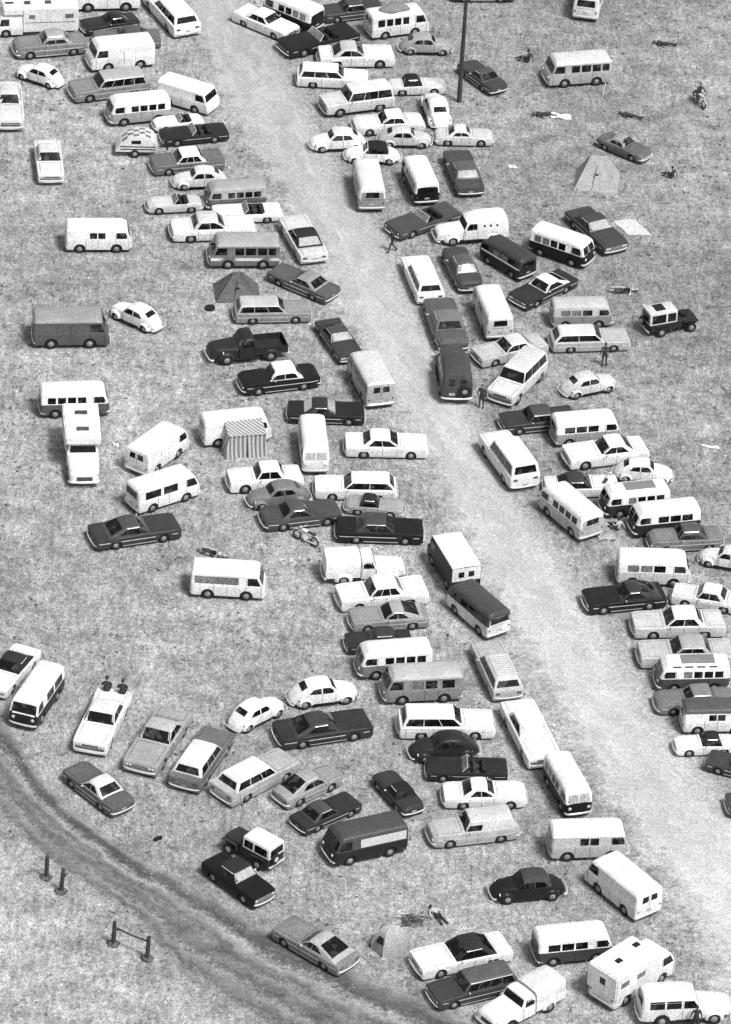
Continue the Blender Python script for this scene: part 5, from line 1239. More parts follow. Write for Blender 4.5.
# ------------------------------------------------------------------ ground
def ground_material(name, kind):
    m, nt, b = new_mat(name)
    p = geo_pos(nt)
    big = noise(nt, p, 0.055, 3.0, 0.55)
    mid = noise(nt, p, 0.55, 4.0, 0.7)
    small = noise(nt, p, 3.2, 3.0, 0.75)
    tiny = noise(nt, p, 14.0, 2.0, 0.85)
    mp = nt.nodes.new('ShaderNodeMapping'); mp.inputs['Rotation'].default_value = (0, 0, R(28)); mp.inputs['Scale'].default_value = (3.2, 0.8, 1.0)
    nt.links.new(p, mp.inputs['Vector']); combed = noise(nt, mp.outputs[0], 1.0, 4.0, 0.7)
    def prod(*a):
        v = a[0]
        for q in a[1:]: v = mth(nt, 'MULTIPLY', v, q)
        return v
    field = prod(maprange(nt, big, 0.3, 0.7, 0.76, 1.20), maprange(nt, mid, 0.30, 0.70, 0.60, 1.30), maprange(nt, small, 0.3, 0.7, 0.62, 1.34), maprange(nt, noise(nt, p, 7.5, 2.0, 0.8), 0.34, 0.66, 0.66, 1.34), maprange(nt, tiny, 0.36, 0.64, 0.60, 1.40), maprange(nt, combed, 0.34, 0.66, 0.72, 1.26))
    field = mth(nt, 'MULTIPLY', field, GRASS_V)
    weeds = maprange(nt, noise(nt, p, 0.9, 5.0, 0.75), 0.55, 0.68, 1.0, 0.55, True)
    field = mth(nt, 'MULTIPLY', field, weeds)
    # the upper right of the field is darker, matted turf
    sx = nt.nodes.new('ShaderNodeSeparateXYZ'); nt.links.new(p, sx.inputs[0])
    side = maprange(nt, mth(nt, 'ADD', sx.outputs[0], mth(nt, 'MULTIPLY', sx.outputs[1], 0.22)), 2.0, 13.0, 1.0, 0.86, True)
    field = mth(nt, 'MULTIPLY', field, side)
    # bare, bleached ground towards the lower left corner
    low = maprange(nt, mth(nt, 'ADD', mth(nt, 'MULTIPLY', sx.outputs[0], 0.9), sx.outputs[1]), -62.0, -48.0, 1.25, 1.0, True)
    field = mth(nt, 'MULTIPLY', field, low)
    v = field
    if kind == 'road':
        at = nt.nodes.new('ShaderNodeAttribute'); at.attribute_name = 'across'
        sep = nt.nodes.new('ShaderNodeSeparateColor'); nt.links.new(at.outputs['Color'], sep.inputs[0])
        u = mth(nt, 'ADD', sep.outputs[0], maprange(nt, mid, 0.3, 0.7, -0.10, 0.10))
        e = mth(nt, 'MINIMUM', u, mth(nt, 'SUBTRACT', 1.0, u))
        k = maprange(nt, mth(nt, 'ADD', e, maprange(nt, small, 0.3, 0.7, -0.09, 0.09)), 0.0, 0.34, 0.0, 1.0, True)
        # wheel worn streaks run along the road
        cmb = nt.nodes.new('ShaderNodeCombineXYZ'); nt.links.new(mth(nt, 'MULTIPLY', u, 22.0), cmb.inputs[0]); nt.links.new(mth(nt, 'MULTIPLY', sep.outputs[1], 9.0), cmb.inputs[1])
        streak = noise(nt, cmb.outputs[0], 1.0, 4.0, 0.65)
        cm2 = nt.nodes.new('ShaderNodeCombineXYZ'); nt.links.new(mth(nt, 'MULTIPLY', u, 8.0), cm2.inputs[0]); nt.links.new(mth(nt, 'MULTIPLY', sep.outputs[1], 1.6), cm2.inputs[1]); wide = noise(nt, cm2.outputs[0], 1.0, 3.0, 0.6)
        rv = prod(maprange(nt, streak, 0.35, 0.65, 0.84, 1.12), maprange(nt, wide, 0.35, 0.65, 0.86, 1.10), maprange(nt, big, 0.3, 0.7, 0.92, 1.06), maprange(nt, mid, 0.3, 0.7, 0.94, 1.05), maprange(nt, small, 0.3, 0.7, 0.88, 1.10), maprange(nt, noise(nt, p, 7.5, 2.0, 0.8), 0.34, 0.66, 0.80, 1.20), maprange(nt, tiny, 0.36, 0.64, 0.60, 1.40))
        rv = mth(nt, 'MULTIPLY', rv, maprange(nt, sx.outputs[1], -50, 60, ROAD_V*1.06, ROAD_V*0.80))
        mx = nt.nodes.new('ShaderNodeMix'); mx.data_type = 'FLOAT'
        nt.links.new(k, mx.inputs[0]); nt.links.new(field, mx.inputs[2]); nt.links.new(rv, mx.inputs[3]); v = mx.outputs[0]
    if kind == 'track':
        at = nt.nodes.new('ShaderNodeAttribute'); at.attribute_name = 'across'
        sep = nt.nodes.new('ShaderNodeSeparateColor'); nt.links.new(at.outputs['Color'], sep.inputs[0])
        wob = maprange(nt, noise(nt, p, 0.35, 4.0, 0.7), 0.3, 0.7, -0.075, 0.075)
        u = mth(nt, 'ADD', sep.outputs[0], wob)
        cmb = nt.nodes.new('ShaderNodeCombineXYZ'); nt.links.new(mth(nt, 'MULTIPLY', u, 13.0), cmb.inputs[0]); nt.links.new(mth(nt, 'MULTIPLY', sep.outputs[1], 4.0), cmb.inputs[1])
        streak = noise(nt, cmb.outputs[0], 1.0, 5.0, 0.75)
        def rut(c, w, d):
            a = mth(nt, 'ABSOLUTE', mth(nt, 'SUBTRACT', u, c)); return maprange(nt, a, w*0.35, w, d, 1.0, True)
        edge = mth(nt, 'MINIMUM', sep.outputs[0], mth(nt, 'SUBTRACT', 1.0, sep.outputs[0]))
        k = maprange(nt, mth(nt, 'ADD', edge, maprange(nt, mid, .3, .7, -.04, .04)), 0.02, 0.10, 0.0, 1.0, True)
        uu = mth(nt, 'ADD', u, mth(nt, 'ADD', maprange(nt, small, 0.3, 0.7, -0.035, 0.035), maprange(nt, tiny, 0.3, 0.7, -0.03, 0.03)))
        def rut(c, w, d):
            a = mth(nt, 'ABSOLUTE', mth(nt, 'SUBTRACT', uu, c)); return maprange(nt, a, w*0.15, w, d, 1.0, True)
        tv = prod(rut(0.22, 0.13, 0.46), rut(0.37, 0.08, 1.45), rut(0.47, 0.09, 0.74), rut(0.64, 0.10, 0.72), rut(0.73, 0.06, 1.15), rut(0.83, 0.10, 0.68), maprange(nt, streak, 0.3, 0.7, 0.62, 1.30), maprange(nt, mid, .3, .7, .72, 1.22), maprange(nt, small, 0.3, 0.7, 0.72, 1.25), maprange(nt, tiny, 0.35, 0.65, 0.62, 1.38))
        core_ = maprange(nt, mth(nt, 'ABSOLUTE', mth(nt, 'SUBTRACT', uu, 0.5)), 0.22, 0.42, 0.80, 1.0, True)
        tv = mth(nt, 'MULTIPLY', mth(nt, 'MULTIPLY', tv, core_), TRACK_V)
        mx = nt.nodes.new('ShaderNodeMix'); mx.data_type = 'FLOAT'
        nt.links.new(k, mx.inputs[0]); nt.links.new(field, mx.inputs[2]); nt.links.new(tv, mx.inputs[3]); v = mx.outputs[0]
    grey_to(nt, b, v)
    b.inputs['Roughness'].default_value = 1.0; b.inputs['Specular IOR Level'].default_value = 0.05
    bu = nt.nodes.new('ShaderNodeBump'); bu.inputs['Strength'].default_value = 0.55; bu.inputs['Distance'].default_value = 0.05
    nt.links.new(mth(nt, 'ADD', small, mth(nt, 'MULTIPLY', tiny, 0.5)), bu.inputs['Height'])
    nt.links.new(bu.outputs[0], b.inputs['Normal'])
    return m

def plain_obj(name, verts, faces, mat, cols=None, smooth=False):
    me = bpy.data.meshes.new(name); me.from_pydata(verts, [], faces); me.update()
    me.materials.append(mat)
    if cols is not None:
        a = me.attributes.new('across', 'FLOAT_COLOR', 'POINT')
        a.data.foreach_set('color', np.array(cols, dtype=np.float32).ravel())
    if smooth:
        for p in me.polygons: p.use_smooth = True
    o = bpy.data.objects.new(name, me); C.objects.link(o); return o

S = 3000.0
g = plain_obj('field_ground', [(-S, -S, 0), (S, -S, 0), (S, S, 0), (-S, S, 0)], [(0, 1, 2, 3)], ground_material('dry_grass_field', 'field'))
tag(g, 'trodden dry grass field under all the parked vehicles', None, None, 'structure')

def resample(pts, n):
    p = np.array(pts); d = np.r_[0, np.cumsum(np.hypot(*(np.diff(p, axis=0).T)))]
    t = np.linspace(0, d[-1], n)
    # light smoothing
    q = np.stack([np.interp(t, d, p[:, 0]), np.interp(t, d, p[:, 1])], 1)
    k = 7; pad = np.pad(q, ((k, k), (0, 0)), 'edge'); ker = np.ones(2*k+1)/(2*k+1)
    return np.stack([np.convolve(pad[:, i], ker, 'valid') for i in (0, 1)], 1), d[-1]

def ribbon(name, A, B, z, mat, n=160, m=40, margin=0.0, height=None):
    a, la = resample(A, n); b, lb = resample(B, n)
    if margin:
        d = b-a; a, b = a-d*margin, b+d*margin
    vs, cs, fs = [], [], []
    for i in range(n):
        for j in range(m+1):
            u = j/m; p = a[i]*(1-u)+b[i]*u; v = la*i/(n-1)
            vs.append((p[0], p[1], z+(height(u, v) if height else 0))); cs.append((u, v/20.0, 0, 1))
    for i in range(n-1):
        for j in range(m):
            k = i*(m+1)+j; fs.append((k, k+1, k+m+2, k+m+1))
    o = plain_obj(name, vs, fs, mat, cs, True)
    if o.data.polygons[0].normal.z < 0: o.data.flip_normals()
    return o
def shift_line(pts, dx, dy): return [(x+dx, y+dy) for x, y in pts]
rd = ribbon('gravel_road', ROAD_L, ROAD_R, 0.004, ground_material('pale_gravel', 'road'), margin=0.14)
tag(rd, 'pale gravel road running down between the rows of parked cars', None, None, 'structure')
def rutz(u, v):
    u = (u-0.5)*1.0+0.5
    e = min(1, min(u, 1-u)/0.08)
    w = 0.012*math.sin(v*1.7)+0.01*math.sin(v*4.1+u*9)
    h = 0.045+w*1.2 - 0.05*math.exp(-((u-0.20)/0.05)**2) - 0.04*math.exp(-((u-0.80)/0.05)**2) - 0.03*math.exp(-((u-0.36)/0.03)**2) + 0.05*math.exp(-((u-0.29)/0.03)**2)
    return max(0.0, h)*e*0.28
tr = ribbon('dirt_track', RUT_U, RUT_L, 0.008, ground_material('rutted_earth', 'track'), n=260, m=80, margin=0.42, height=rutz)
tag(tr, 'rutted earth track crossing the lower left corner of the field', None, None, 'structure')

# short dead grass: far too many blades to count
def in_ribbon(P, A, B, lo, hi):
    a, _ = resample(A, 120); b, _ = resample(B, 120)
    o = np.argsort(a[:, 1]); a = a[o]; o = np.argsort(b[:, 1]); b = b[o]
    xa = np.interp(P[:, 1], a[:, 1], a[:, 0]); xb = np.interp(P[:, 1], b[:, 1], b[:, 0])
    u = (P[:, 0]-xa)/(xb-xa); return (u > lo) & (u < hi)
def grass_mat():
    m, nt, b = new_mat('dead_grass')
    at = nt.nodes.new('ShaderNodeAttribute'); at.attribute_name = 'shade'
    sep = nt.nodes.new('ShaderNodeSeparateColor'); nt.links.new(at.outputs['Color'], sep.inputs[0])
    grey_to(nt, b, sep.outputs[0]); b.inputs['Roughness'].default_value = 1.0; b.inputs['Specular IOR Level'].default_value = 0.05
    return m
N = 330000
P = np.stack([RNG.uniform(-32, 32, N), RNG.uniform(-62, 84, N)], 1)
P = P[~in_ribbon(P, ROAD_L, ROAD_R, 0.02, 0.98)]
# patchiness from a few random waves
def waves(P, k, f):
    v = np.zeros(len(P)); r = np.random.default_rng(k)
    for i in range(9):
        a = r.uniform(0, 2*math.pi); q = f*r.uniform(0.5, 2.2); v += np.sin((P[:, 0]*math.cos(a)+P[:, 1]*math.sin(a))*q+r.uniform(0, 6.28))
    return v/3.0
d1 = waves(P, 3, 1.1); d2 = waves(P, 5, 4.0)
keep = RNG.random(len(P)) < np.clip(0.60+0.25*d1+0.25*d2, 0.12, 1)
P, d1, d2 = P[keep], d1[keep], d2[keep]
n = len(P); th = RNG.uniform(0, 2*math.pi, n); hgt = RNG.uniform(0.03, 0.085, n)*(1+0.5*(d2 > 0.6)); wd = RNG.uniform(0.03, 0.075, n); ln = RNG.uniform(-0.05, 0.05, (n, 2))
V = np.zeros((n, 3, 3), np.float32)
V[:, 0, 0] = P[:, 0]-np.cos(th)*wd; V[:, 0, 1] = P[:, 1]-np.sin(th)*wd
V[:, 1, 0] = P[:, 0]+np.cos(th)*wd; V[:, 1, 1] = P[:, 1]+np.sin(th)*wd
V[:, 2, 0] = P[:, 0]+ln[:, 0]; V[:, 2, 1] = P[:, 1]+ln[:, 1]; V[:, 2, 2] = hgt
V[:, :2, 2] = 0.0
me = bpy.data.meshes.new('dry_grass'); me.vertices.add(3*n); me.loops.add(3*n); me.polygons.add(n)
me.vertices.foreach_set('co', V.ravel()); me.loops.foreach_set('vertex_index', np.arange(3*n)); me.polygons.foreach_set('loop_start', np.arange(0, 3*n, 3)); me.update()
sh = GRASS_V*RNG.uniform(0.62, 1.45, n)*(1-0.16*d1)*np.where(RNG.random(n) < 0.10, 0.4, 1.0)
cc = np.repeat(np.clip(sh, 0.02, 0.8), 3); col = np.stack([cc, cc, cc, np.ones_like(cc)], 1).astype(np.float32)
a = me.attributes.new('shade', 'FLOAT_COLOR', 'POINT'); a.data.foreach_set('color', col.ravel())
me.materials.append(grass_mat())
o = bpy.data.objects.new('dry_grass', me); C.objects.link(o)
tag(o, 'short dead grass tufts scattered over the parking field', None, None, 'stuff')

# dark weeds, a second uncountable layer of taller clumps
N = 1500
Q = np.stack([RNG.uniform(-32, 32, N*6), RNG.uniform(-62, 84, N*6)], 1)
Q = Q[~in_ribbon(Q, ROAD_L, ROAD_R, -0.02, 1.02)]
wv = waves(Q, 21, 0.5)+0.8*waves(Q, 22, 2.2); Q = Q[np.argsort(-wv)[:N]]
vs = []; 
for (x, y) in Q:
    for k in range(14):
        a = random.uniform(0, 6.283); r = abs(random.gauss(0, 0.13)); w = random.uniform(.015, .04); h = random.uniform(.05, .15); bx, by = x+r*math.cos(a), y+r*math.sin(a)
        t = random.uniform(0, 6.283); dx, dy = w*math.cos(t), w*math.sin(t)
        vs += [(bx-dx, by-dy, 0), (bx+dx, by+dy, 0), (bx+random.uniform(-.06, .06), by+random.uniform(-.06, .06), h)]
M['weed'] = worn('dark_weed', 0.13, 1.0, amp=0.5, spec=0.05)
wo = plain_obj('dark_weeds', vs, [(i, i+1, i+2) for i in range(0, len(vs), 3)], M['weed'])
tag(wo, 'dark weed clumps growing among the dry grass', None, None, 'stuff')

# litter, twigs and pebbles nobody could count
def scatter(name, label, n, seed, mat, smin, smax, hmax, on_road=None):
    r = random.Random(seed); g_ = np.random.default_rng(seed)
    Q = np.stack([g_.uniform(-32, 32, n*2), g_.uniform(-62, 84, n*2)], 1)
    m_ = in_ribbon(Q, ROAD_L, ROAD_R, 0.0, 1.0)
    if on_road is True: Q = Q[m_]
    if on_road is False: Q = Q[~m_]
    vs, fs = [], []
    for x, y in Q[:n]:
        k = r.choice((3, 4, 5)); s_ = r.uniform(smin, smax); a0 = r.uniform(0, 6.28); h = r.uniform(.01, hmax); b0 = len(vs); ex = r.uniform(.4, 1)
        for q in range(k):
            a = 2*math.pi*q/k; u, v = s_*math.cos(a), s_*ex*math.sin(a)
            vs.append((x+u*math.cos(a0)-v*math.sin(a0), y+u*math.sin(a0)+v*math.cos(a0), .008))
        vs.append((x+r.uniform(-.3, .3)*s_, y+r.uniform(-.3, .3)*s_, .008+h))
        for q in range(k): fs.append((b0+q, b0+(q+1) % k, b0+k))
    o = plain_obj(name, vs, fs, mat); tag(o, label, None, None, 'stuff')
scatter('pebbles', 'small pale and grey stones strewn over the gravel road', 5000, 4, worn('pebble_stone', 0.33, 0.9, amp=0.35), .02, .07, .04, True)
scatter('litter', 'scraps of pale litter strewn between the parked cars', 260, 6, worn('litter_paper', 0.72, 0.8, amp=0.2), .04, .13, .05, False)
scatter('clods', 'dark clods of earth and dung strewn over the field', 900, 8, worn('earth_clod', 0.11, 1.0, amp=0.4, spec=0.05), .05, .16, .10, False)

# ------------------------------------------------------------------ utility pole, posts
px, py = PT['pole']
pole = empty('utility_pole', (px, py, 0)); tag(pole, 'tall bare wooden utility pole standing beside the white rounded car', 'utility pole')
bm = bmesh.new(); tube(bm, [(0, 0, -0.3), (0, 0, 4), (0.02, 0, 9.5)], [0.17, 0.15, 0.11], 12)
obj('pole', finish(bm, 'pole', ['wood']), pole)
bm = bmesh.new(); box(bm, 0, 0, 8.9, 2.2, 0.10, 0.12, 0.01)
obj('crossarm', finish(bm, 'crossarm', ['wood']), pole)
for k in (-0.95, -0.4, 0.4, 0.95):
    bm = bmesh.new(); lathe_z(bm, 0.06, 0.14, k, 0, 8.96, 10); obj('insulator', finish(bm, 'insulator', ['lamp']), pole)

def mound(par, x, y):
    bm = bmesh.new(); bmesh.ops.create_icosphere(bm, subdivisions=3, radius=1)
    for v in bm.verts: v.co = Vector((x+v.co.x*.36*(1+.2*math.sin(5*v.co.y)), y+v.co.y*.34*(1+.2*math.sin(6*v.co.x)), max(-.02, v.co.z*.20*(1+.3*math.sin(9*v.co.x)*math.sin(8*v.co.y)))))
    obj('earth_mound', finish(bm, 'earth_mound', ['weed'], 60), par)
def post(pt, label, h, lean, group, extra=False):
    bm = bmesh.new()
    tube(bm, [(0, 0, -0.1), (lean[0]*0.5, lean[1]*0.5, h*0.5), (lean[0], lean[1], h)], [0.14, 0.12, 0.11], 9)
    for v in bm.verts: v.co.x += random.uniform(-.01, .01); v.co.y += random.uniform(-.01, .01)
    if extra:
        tube(bm, [(lean[0]*.6, lean[1]*.6, h*.55), (lean[0]*.6+.28, lean[1]*.6, h*.85)], [0.05, 0.035], 7)
    o = obj('fence_post', finish(bm, 'fence_post', ['wood'])); o.location = (pt[0], pt[1], 0)
    mound(o, 0, 0); tag(o, label, 'post', group)
    return o
post(PT['post1'], 'short dark wooden post, upper left of the two lone posts', 1.55, (0.05, 0), 'lone wooden posts by the dirt track')
post(PT['post2'], 'forked dark wooden post, lower right of the two lone posts', 1.60, (0.10, 0), 'lone wooden posts by the dirt track', True)
a, b = PT['gate1'], PT['gate2']
rt = empty('rail_barrier', (a[0], a[1], 0)); tag(rt, 'pair of dark posts joined by a single top rail by the dirt track', 'barrier')
dx, dy = b[0]-a[0], b[1]-a[1]
for q in ((0, 0), (dx, dy)):
    bm = bmesh.new(); tube(bm, [(q[0], q[1], -0.1), (q[0]+.04, q[1], .8), (q[0]+.06, q[1], 1.55)], [0.14, 0.12, 0.11], 9)
    obj('post', finish(bm, 'post', ['wood']), rt); mound(rt, q[0], q[1])
bm = bmesh.new(); tube(bm, [(0.05, 0, 1.18), (dx*.5+.05, dy*.5, 1.14), (dx+.05, dy, 1.20)], [0.055, 0.05, 0.055], 7); obj('rail', finish(bm, 'rail', ['wood']), rt)

# ------------------------------------------------------------------ tents
M['canvas_pale'] = worn('pale_canvas', 0.40, 0.9, amp=0.16, spec=0.1)
M['canvas_dark'] = worn('dark_canvas', 0.13, 0.9, amp=0.25, spec=0.1)
M['canvas_mid'] = worn('grey_canvas', 0.30, 0.9, amp=0.15, spec=0.1)
def stripes_mat():
    m, nt, b = new_mat('striped_canvas'); tc = nt.nodes.new('ShaderNodeTexCoord'); sx = nt.nodes.new('ShaderNodeSeparateXYZ'); nt.links.new(tc.outputs['Object'], sx.inputs[0])
    w = mth(nt, 'SINE', mth(nt, 'MULTIPLY', mth(nt, 'ADD', sx.outputs[0], mth(nt, 'MULTIPLY', sx.outputs[1], 0.7)), 2*math.pi/0.27))
    v = mth(nt, 'MULTIPLY', maprange(nt, w, -0.35, 0.35, 0.20, 0.56, True), maprange(nt, noise(nt, geo_pos(nt), 9.0, 3.0, .7), .3, .7, .85, 1.15))
    grey_to(nt, b, v); b.inputs['Roughness'].default_value = 0.9; return m
M['stripes'] = stripes_mat()
def drape(bm, corners, nu=12, nv=8, sag=0.05, seed=0, crease=1.0):
    """cloth panel between four corners with a soft sag and creases"""
    c = [Vector(p) for p in corners]; n = (c[1]-c[0]).cross(c[3]-c[0]).normalized(); rr = random.Random(seed); ph = rr.uniform(0, 6)
    rows = []
    for j in range(nv+1):
        row = []
        for i in range(nu+1):
            u, v = i/nu, j/nv; p = (c[0]*(1-u)+c[1]*u)*(1-v)+(c[3]*(1-u)+c[2]*u)*v
            s = sag*math.sin(math.pi*u)*math.sin(math.pi*v)*-1 + crease*0.018*math.sin(u*13+ph+v*3)*math.sin(math.pi*v)*math.sin(math.pi*u)
            row.append(bm.verts.new(p+n*s))
        rows.append(row)
    for a, b in zip(rows, rows[1:]):
        for i in range(nu): bm.faces.new((a[i], a[i+1], b[i+1], b[i]))
def ridge_tent(pt, rz, bw, bd, tw, h, mat, label, flap=True):
    r = empty('tent', (pt[0], pt[1], 0), rz); tag(r, label, 'tent')
    B = [(-bw/2, -bd/2, 0), (bw/2, -bd/2, 0), (bw/2, bd/2, 0), (-bw/2, bd/2, 0)]; Tt = [(-tw/2, -.10, h), (tw/2, -.10, h), (tw/2, .10, h), (-tw/2, .10, h)]
    bm = bmesh.new()
    for i in range(4):
        j = (i+1) % 4; drape(bm, [B[i], B[j], Tt[j], Tt[i]], sag=0.10, seed=i, crease=2.5)
    drape(bm, Tt, sag=0.0)
    bmesh.ops.recalc_face_normals(bm, faces=bm.faces)
    obj('canvas', finish(bm, 'canvas', [mat], 50), r)
    bm = bmesh.new()
    x0, x1 = -0.30, 0.34; k = lambda z: -bd/2+(bd/2-.10)*z/h-0.05
    drape(bm, [(x0, k(0), 0.02), (x1, k(0), 0.02), (0.12, k(h*.78)-.02, h*.78), (0.0, k(h*.78)-.02, h*.78)], 4, 6, 0.03)
    obj('door_flap', finish(bm, 'door_flap', [mat]), r)
    bm = bmesh.new(); kz = h*.5; box(bm, -0.05, k(kz)-.03, kz, .28, .02, .12); obj('vent', finish(bm, 'vent', ['dark']), r)
    for q in B:
        bm = bmesh.new(); ex, ey = q[0]*1.28, q[1]*1.28
        tube(bm, [(q[0], q[1], 0.05), (ex, ey, 0.0)], 0.012, 5); tube(bm, [(ex, ey, 0.06), (ex, ey, -0.1)], 0.018, 5); obj('guy_rope', finish(bm, 'guy_rope', ['wood']), r)
    return r
x, y = PT['tent_light']; ridge_tent((x, y+1.2), R(-4), 3.0, 2.9, 1.15, 1.95, 'canvas_pale', 'pale square-based tent with small window near the grey sports coupe')
x, y = PT['tent_dark']; ridge_tent((x, y+1.1), R(8), 3.0, 2.4, 0.55, 1.6, 'canvas_dark', 'dark slumped peaked canvas tent between the striped-side van and the pale wagon')
# small dome tent
x, y = PT['tent_dome']; r = empty('dome_tent', (x, y+0.8, 0), R(10)); tag(r, 'small pale hexagonal dome tent beside the white hardtop with black roof', 'tent')
bm = bmesh.new(); n6 = 6; rows = []
for j in range(7):
    a = j/6*math.pi/2; rr = 0.98*math.cos(a)**0.8+0.02; z = 1.5*math.sin(a)**0.9
    rows.append([bm.verts.new((rr*math.cos(2*math.pi*(k/2)/n6)*(1 if k % 2 == 0 else .87), rr*math.sin(2*math.pi*(k/2)/n6)*(1 if k % 2 == 0 else .87), z)) for k in range(12)])
for a, b in zip(rows, rows[1:]):
    for i in range(12): bm.faces.new((a[i], a[(i+1) % 12], b[(i+1) % 12], b[i]))
obj('canvas', finish(bm, 'canvas', ['canvas_pale'], 20), r)
for k in range(6):
    bm = bmesh.new(); A = 2*math.pi*k/6
    tube(bm, [((0.98*math.cos(j/6*math.pi/2)**0.8+0.03)*math.cos(A), (0.98*math.cos(j/6*math.pi/2)**0.8+0.03)*math.sin(A), 1.5*math.sin(j/6*math.pi/2)**0.9) for j in range(7)], 0.022, 5)
    obj('tent_pole', finish(bm, 'tent_pole', ['lamp']), r)
bm = bmesh.new(); A = R(215)
drape(bm, [(.90*math.cos(A-.25), .90*math.sin(A-.25), .75), (.90*math.cos(A+.35), .90*math.sin(A+.35), .75), (.72*math.cos(A+.3), .72*math.sin(A+.3), 1.12), (.72*math.cos(A-.2), .72*math.sin(A-.2), 1.12)], 3, 3, 0)
obj('vent', finish(bm, 'vent', ['dark']), r)
# striped awning tent
x, y = PT['awning']; r = empty('awning_tent', (x, y+0.95, 0), R(14)); tag(r, 'square striped awning tent pitched against the side of a white minibus', 'awning')
bw, bd, h = 2.55, 1.7, 1.75
B = [(-bw/2, -bd/2), (bw/2, -bd/2), (bw/2, bd/2), (-bw/2, bd/2)]
for i in range(4):
    a, b = B[i], B[(i+1) % 4]; bm = bmesh.new(); ha = h-.10 if a[1] < 0 else h+.12; hb = h-.10 if b[1] < 0 else h+.12
    if i == 0:
        drape(bm, [(a[0]*1.08, a[1]*1.1, 0), (-0.04, -bd/2*1.1, 0), (0, -bd/2, hb), (a[0]*.9, a[1], ha)], sag=.04)
        drape(bm, [(0.06, -bd/2*1.16, 0), (b[0]*1.08, b[1]*1.1, 0), (b[0]*.9, b[1], hb), (0, -bd/2, ha)], sag=.04)
    else: drape(bm, [(a[0]*1.08, a[1]*1.1, 0), (b[0]*1.08, b[1]*1.1, 0), (b[0]*.9, b[1], hb), (a[0]*.9, a[1], ha)], sag=.05, seed=i)
    obj('side_panel', finish(bm, 'side_panel', ['stripes'], 50), r)
bm = bmesh.new(); drape(bm, [(-bw*.47, -bd*.54, h-.12), (bw*.47, -bd*.54, h-.12), (bw*.47, bd*.5, h+.13), (-bw*.47, bd*.5, h+.13)], sag=.03); obj('roof_panel', finish(bm, 'roof_panel', ['stripes'], 50), r)
bm = bmesh.new()
for q in B: tube(bm, [(q[0]*.93, q[1]*.97, 0), (q[0]*.93, q[1]*.97, h-.06 if q[1] < 0 else h+.10)], .02, 6)
obj('frame', finish(bm, 'frame', ['wood']), r)

# ------------------------------------------------------------------ cloths on the ground
M['sheet_pale'] = worn('pale_sheet', 0.62, 0.9, amp=0.12, spec=0.1)
M['sheet_white'] = worn('white_cloth', 0.80, 0.9, amp=0.08, spec=0.1)
def cloth(name, pt, corners, mat, label, cat, seed=1, lift=0.05, group=None):
    rr = random.Random(seed); bm = bmesh.new(); c = [Vector((a, b, 0)) for a, b in corners]; nu = nv = 12; rows = []; ph = [rr.uniform(0, 6) for _ in range(4)]
    for j in range(nv+1):
        row = []
        for i in range(nu+1):
            u, v = i/nu, j/nv; p = (c[0]*(1-u)+c[1]*u)*(1-v)+(c[3]*(1-u)+c[2]*u)*v
            p.z = 0.03+lift*abs(math.sin(u*5+ph[0]+v*2)*math.sin(v*4+ph[1]+u)); p.x += .04*math.sin(v*9+ph[2]); p.y += .05*math.sin(u*8+ph[3]); row.append(bm.verts.new(p))
        rows.append(row)
    for a, b in zip(rows, rows[1:]):
        for i in range(nu): bm.faces.new((a[i], a[i+1], b[i+1], b[i]))
    o = obj(name, finish(bm, name, [mat], 80)); o.location = (pt[0], pt[1], 0); tag(o, label, cat, group); return o
cloth('ground_sheet', PT['sheet'], [(-1.3, 0.9), (0.2, 1.35), (1.35, -0.75), (-0.2, -0.9)], 'sheet_pale', 'large pale ground sheet spread beside the dark hardtop with bright windshield', 'ground sheet', 3, 0.03)
cloth('blanket', PT['blanket'], [(-0.7, 0.35), (0.75, 0.25), (0.8, -0.35), (-0.65, -0.3)], 'sheet_white', 'crumpled white blanket lying on the grass above the pale tent', 'blanket', 5, 0.14)
cloth('blanket', PT['cooler'], [(-0.6, 0.4), (0.5, 0.45), (0.55, -0.3), (-0.5, -0.35)], 'canvas_pale', 'pale crumpled cover on the ground above the cream-white minibus', 'blanket', 8, 0.12)
cloth('paper_sheet', PT['paper'], [(-0.35, 0.2), (0.2, 0.35), (0.36, -0.2), (-0.2, -0.3)], 'sheet_pale', 'small pale sheet of paper lying right of the dark sedan below the pole', 'paper', 9, 0.05)
cloth('paper_sheet', PT['white_bits'], [(-0.5, 0.2), (0.7, 0.05), (0.75, -0.25), (-0.3, -0.1)], 'sheet_white', 'white scrap of paper on the grass at the far right edge', 'paper', 12, 0.05)
cloth('paper_sheet', PT['bag'], [(-0.16, 0.14), (0.18, 0.14), (0.18, -0.16), (-0.14, -0.16)], 'sheet_white', 'small white bag on the grass right of the camper pickup', 'paper', 14, 0.12)
# thrown tyre, stick, dark box
bm = bmesh.new(); lathe_z(bm, 0.34, 0.17, 0, 0, 0.0, 20)
o = obj('loose_tyre', finish(bm, 'loose_tyre', ['tyre'])); o.location = (*PT['tire'], 0.0); tag(o, 'black tyre lying flat on the grass left of the pale wagon', 'tyre')
bm = bmesh.new(); tube(bm, [(0, 0, -0.05), (0.05, 0, .55), (0.11, 0.0, 1.0)], [0.045, 0.04, 0.035], 8)
o = obj('marker_stake', finish(bm, 'marker_stake', ['sheet_white'])); o.location = (*PT['stick'], 0.0); tag(o, 'short white marker stake leaning below the pale windowed van', 'stake')
bm = bmesh.new(); box(bm, 0, 0, .12, .5, .16, .22, .03, Matrix.Rotation(R(35), 3, 'Z')); tube(bm, [(-.1, -.08, .23), (0, 0, .30), (.1, .08, .23)], .012, 5)
o = obj('bag', finish(bm, 'bag', ['dark'])); o.location = (*PT['box'], 0.0); tag(o, 'small dark bag lying alone on the grass beside the dirt track', 'bag')
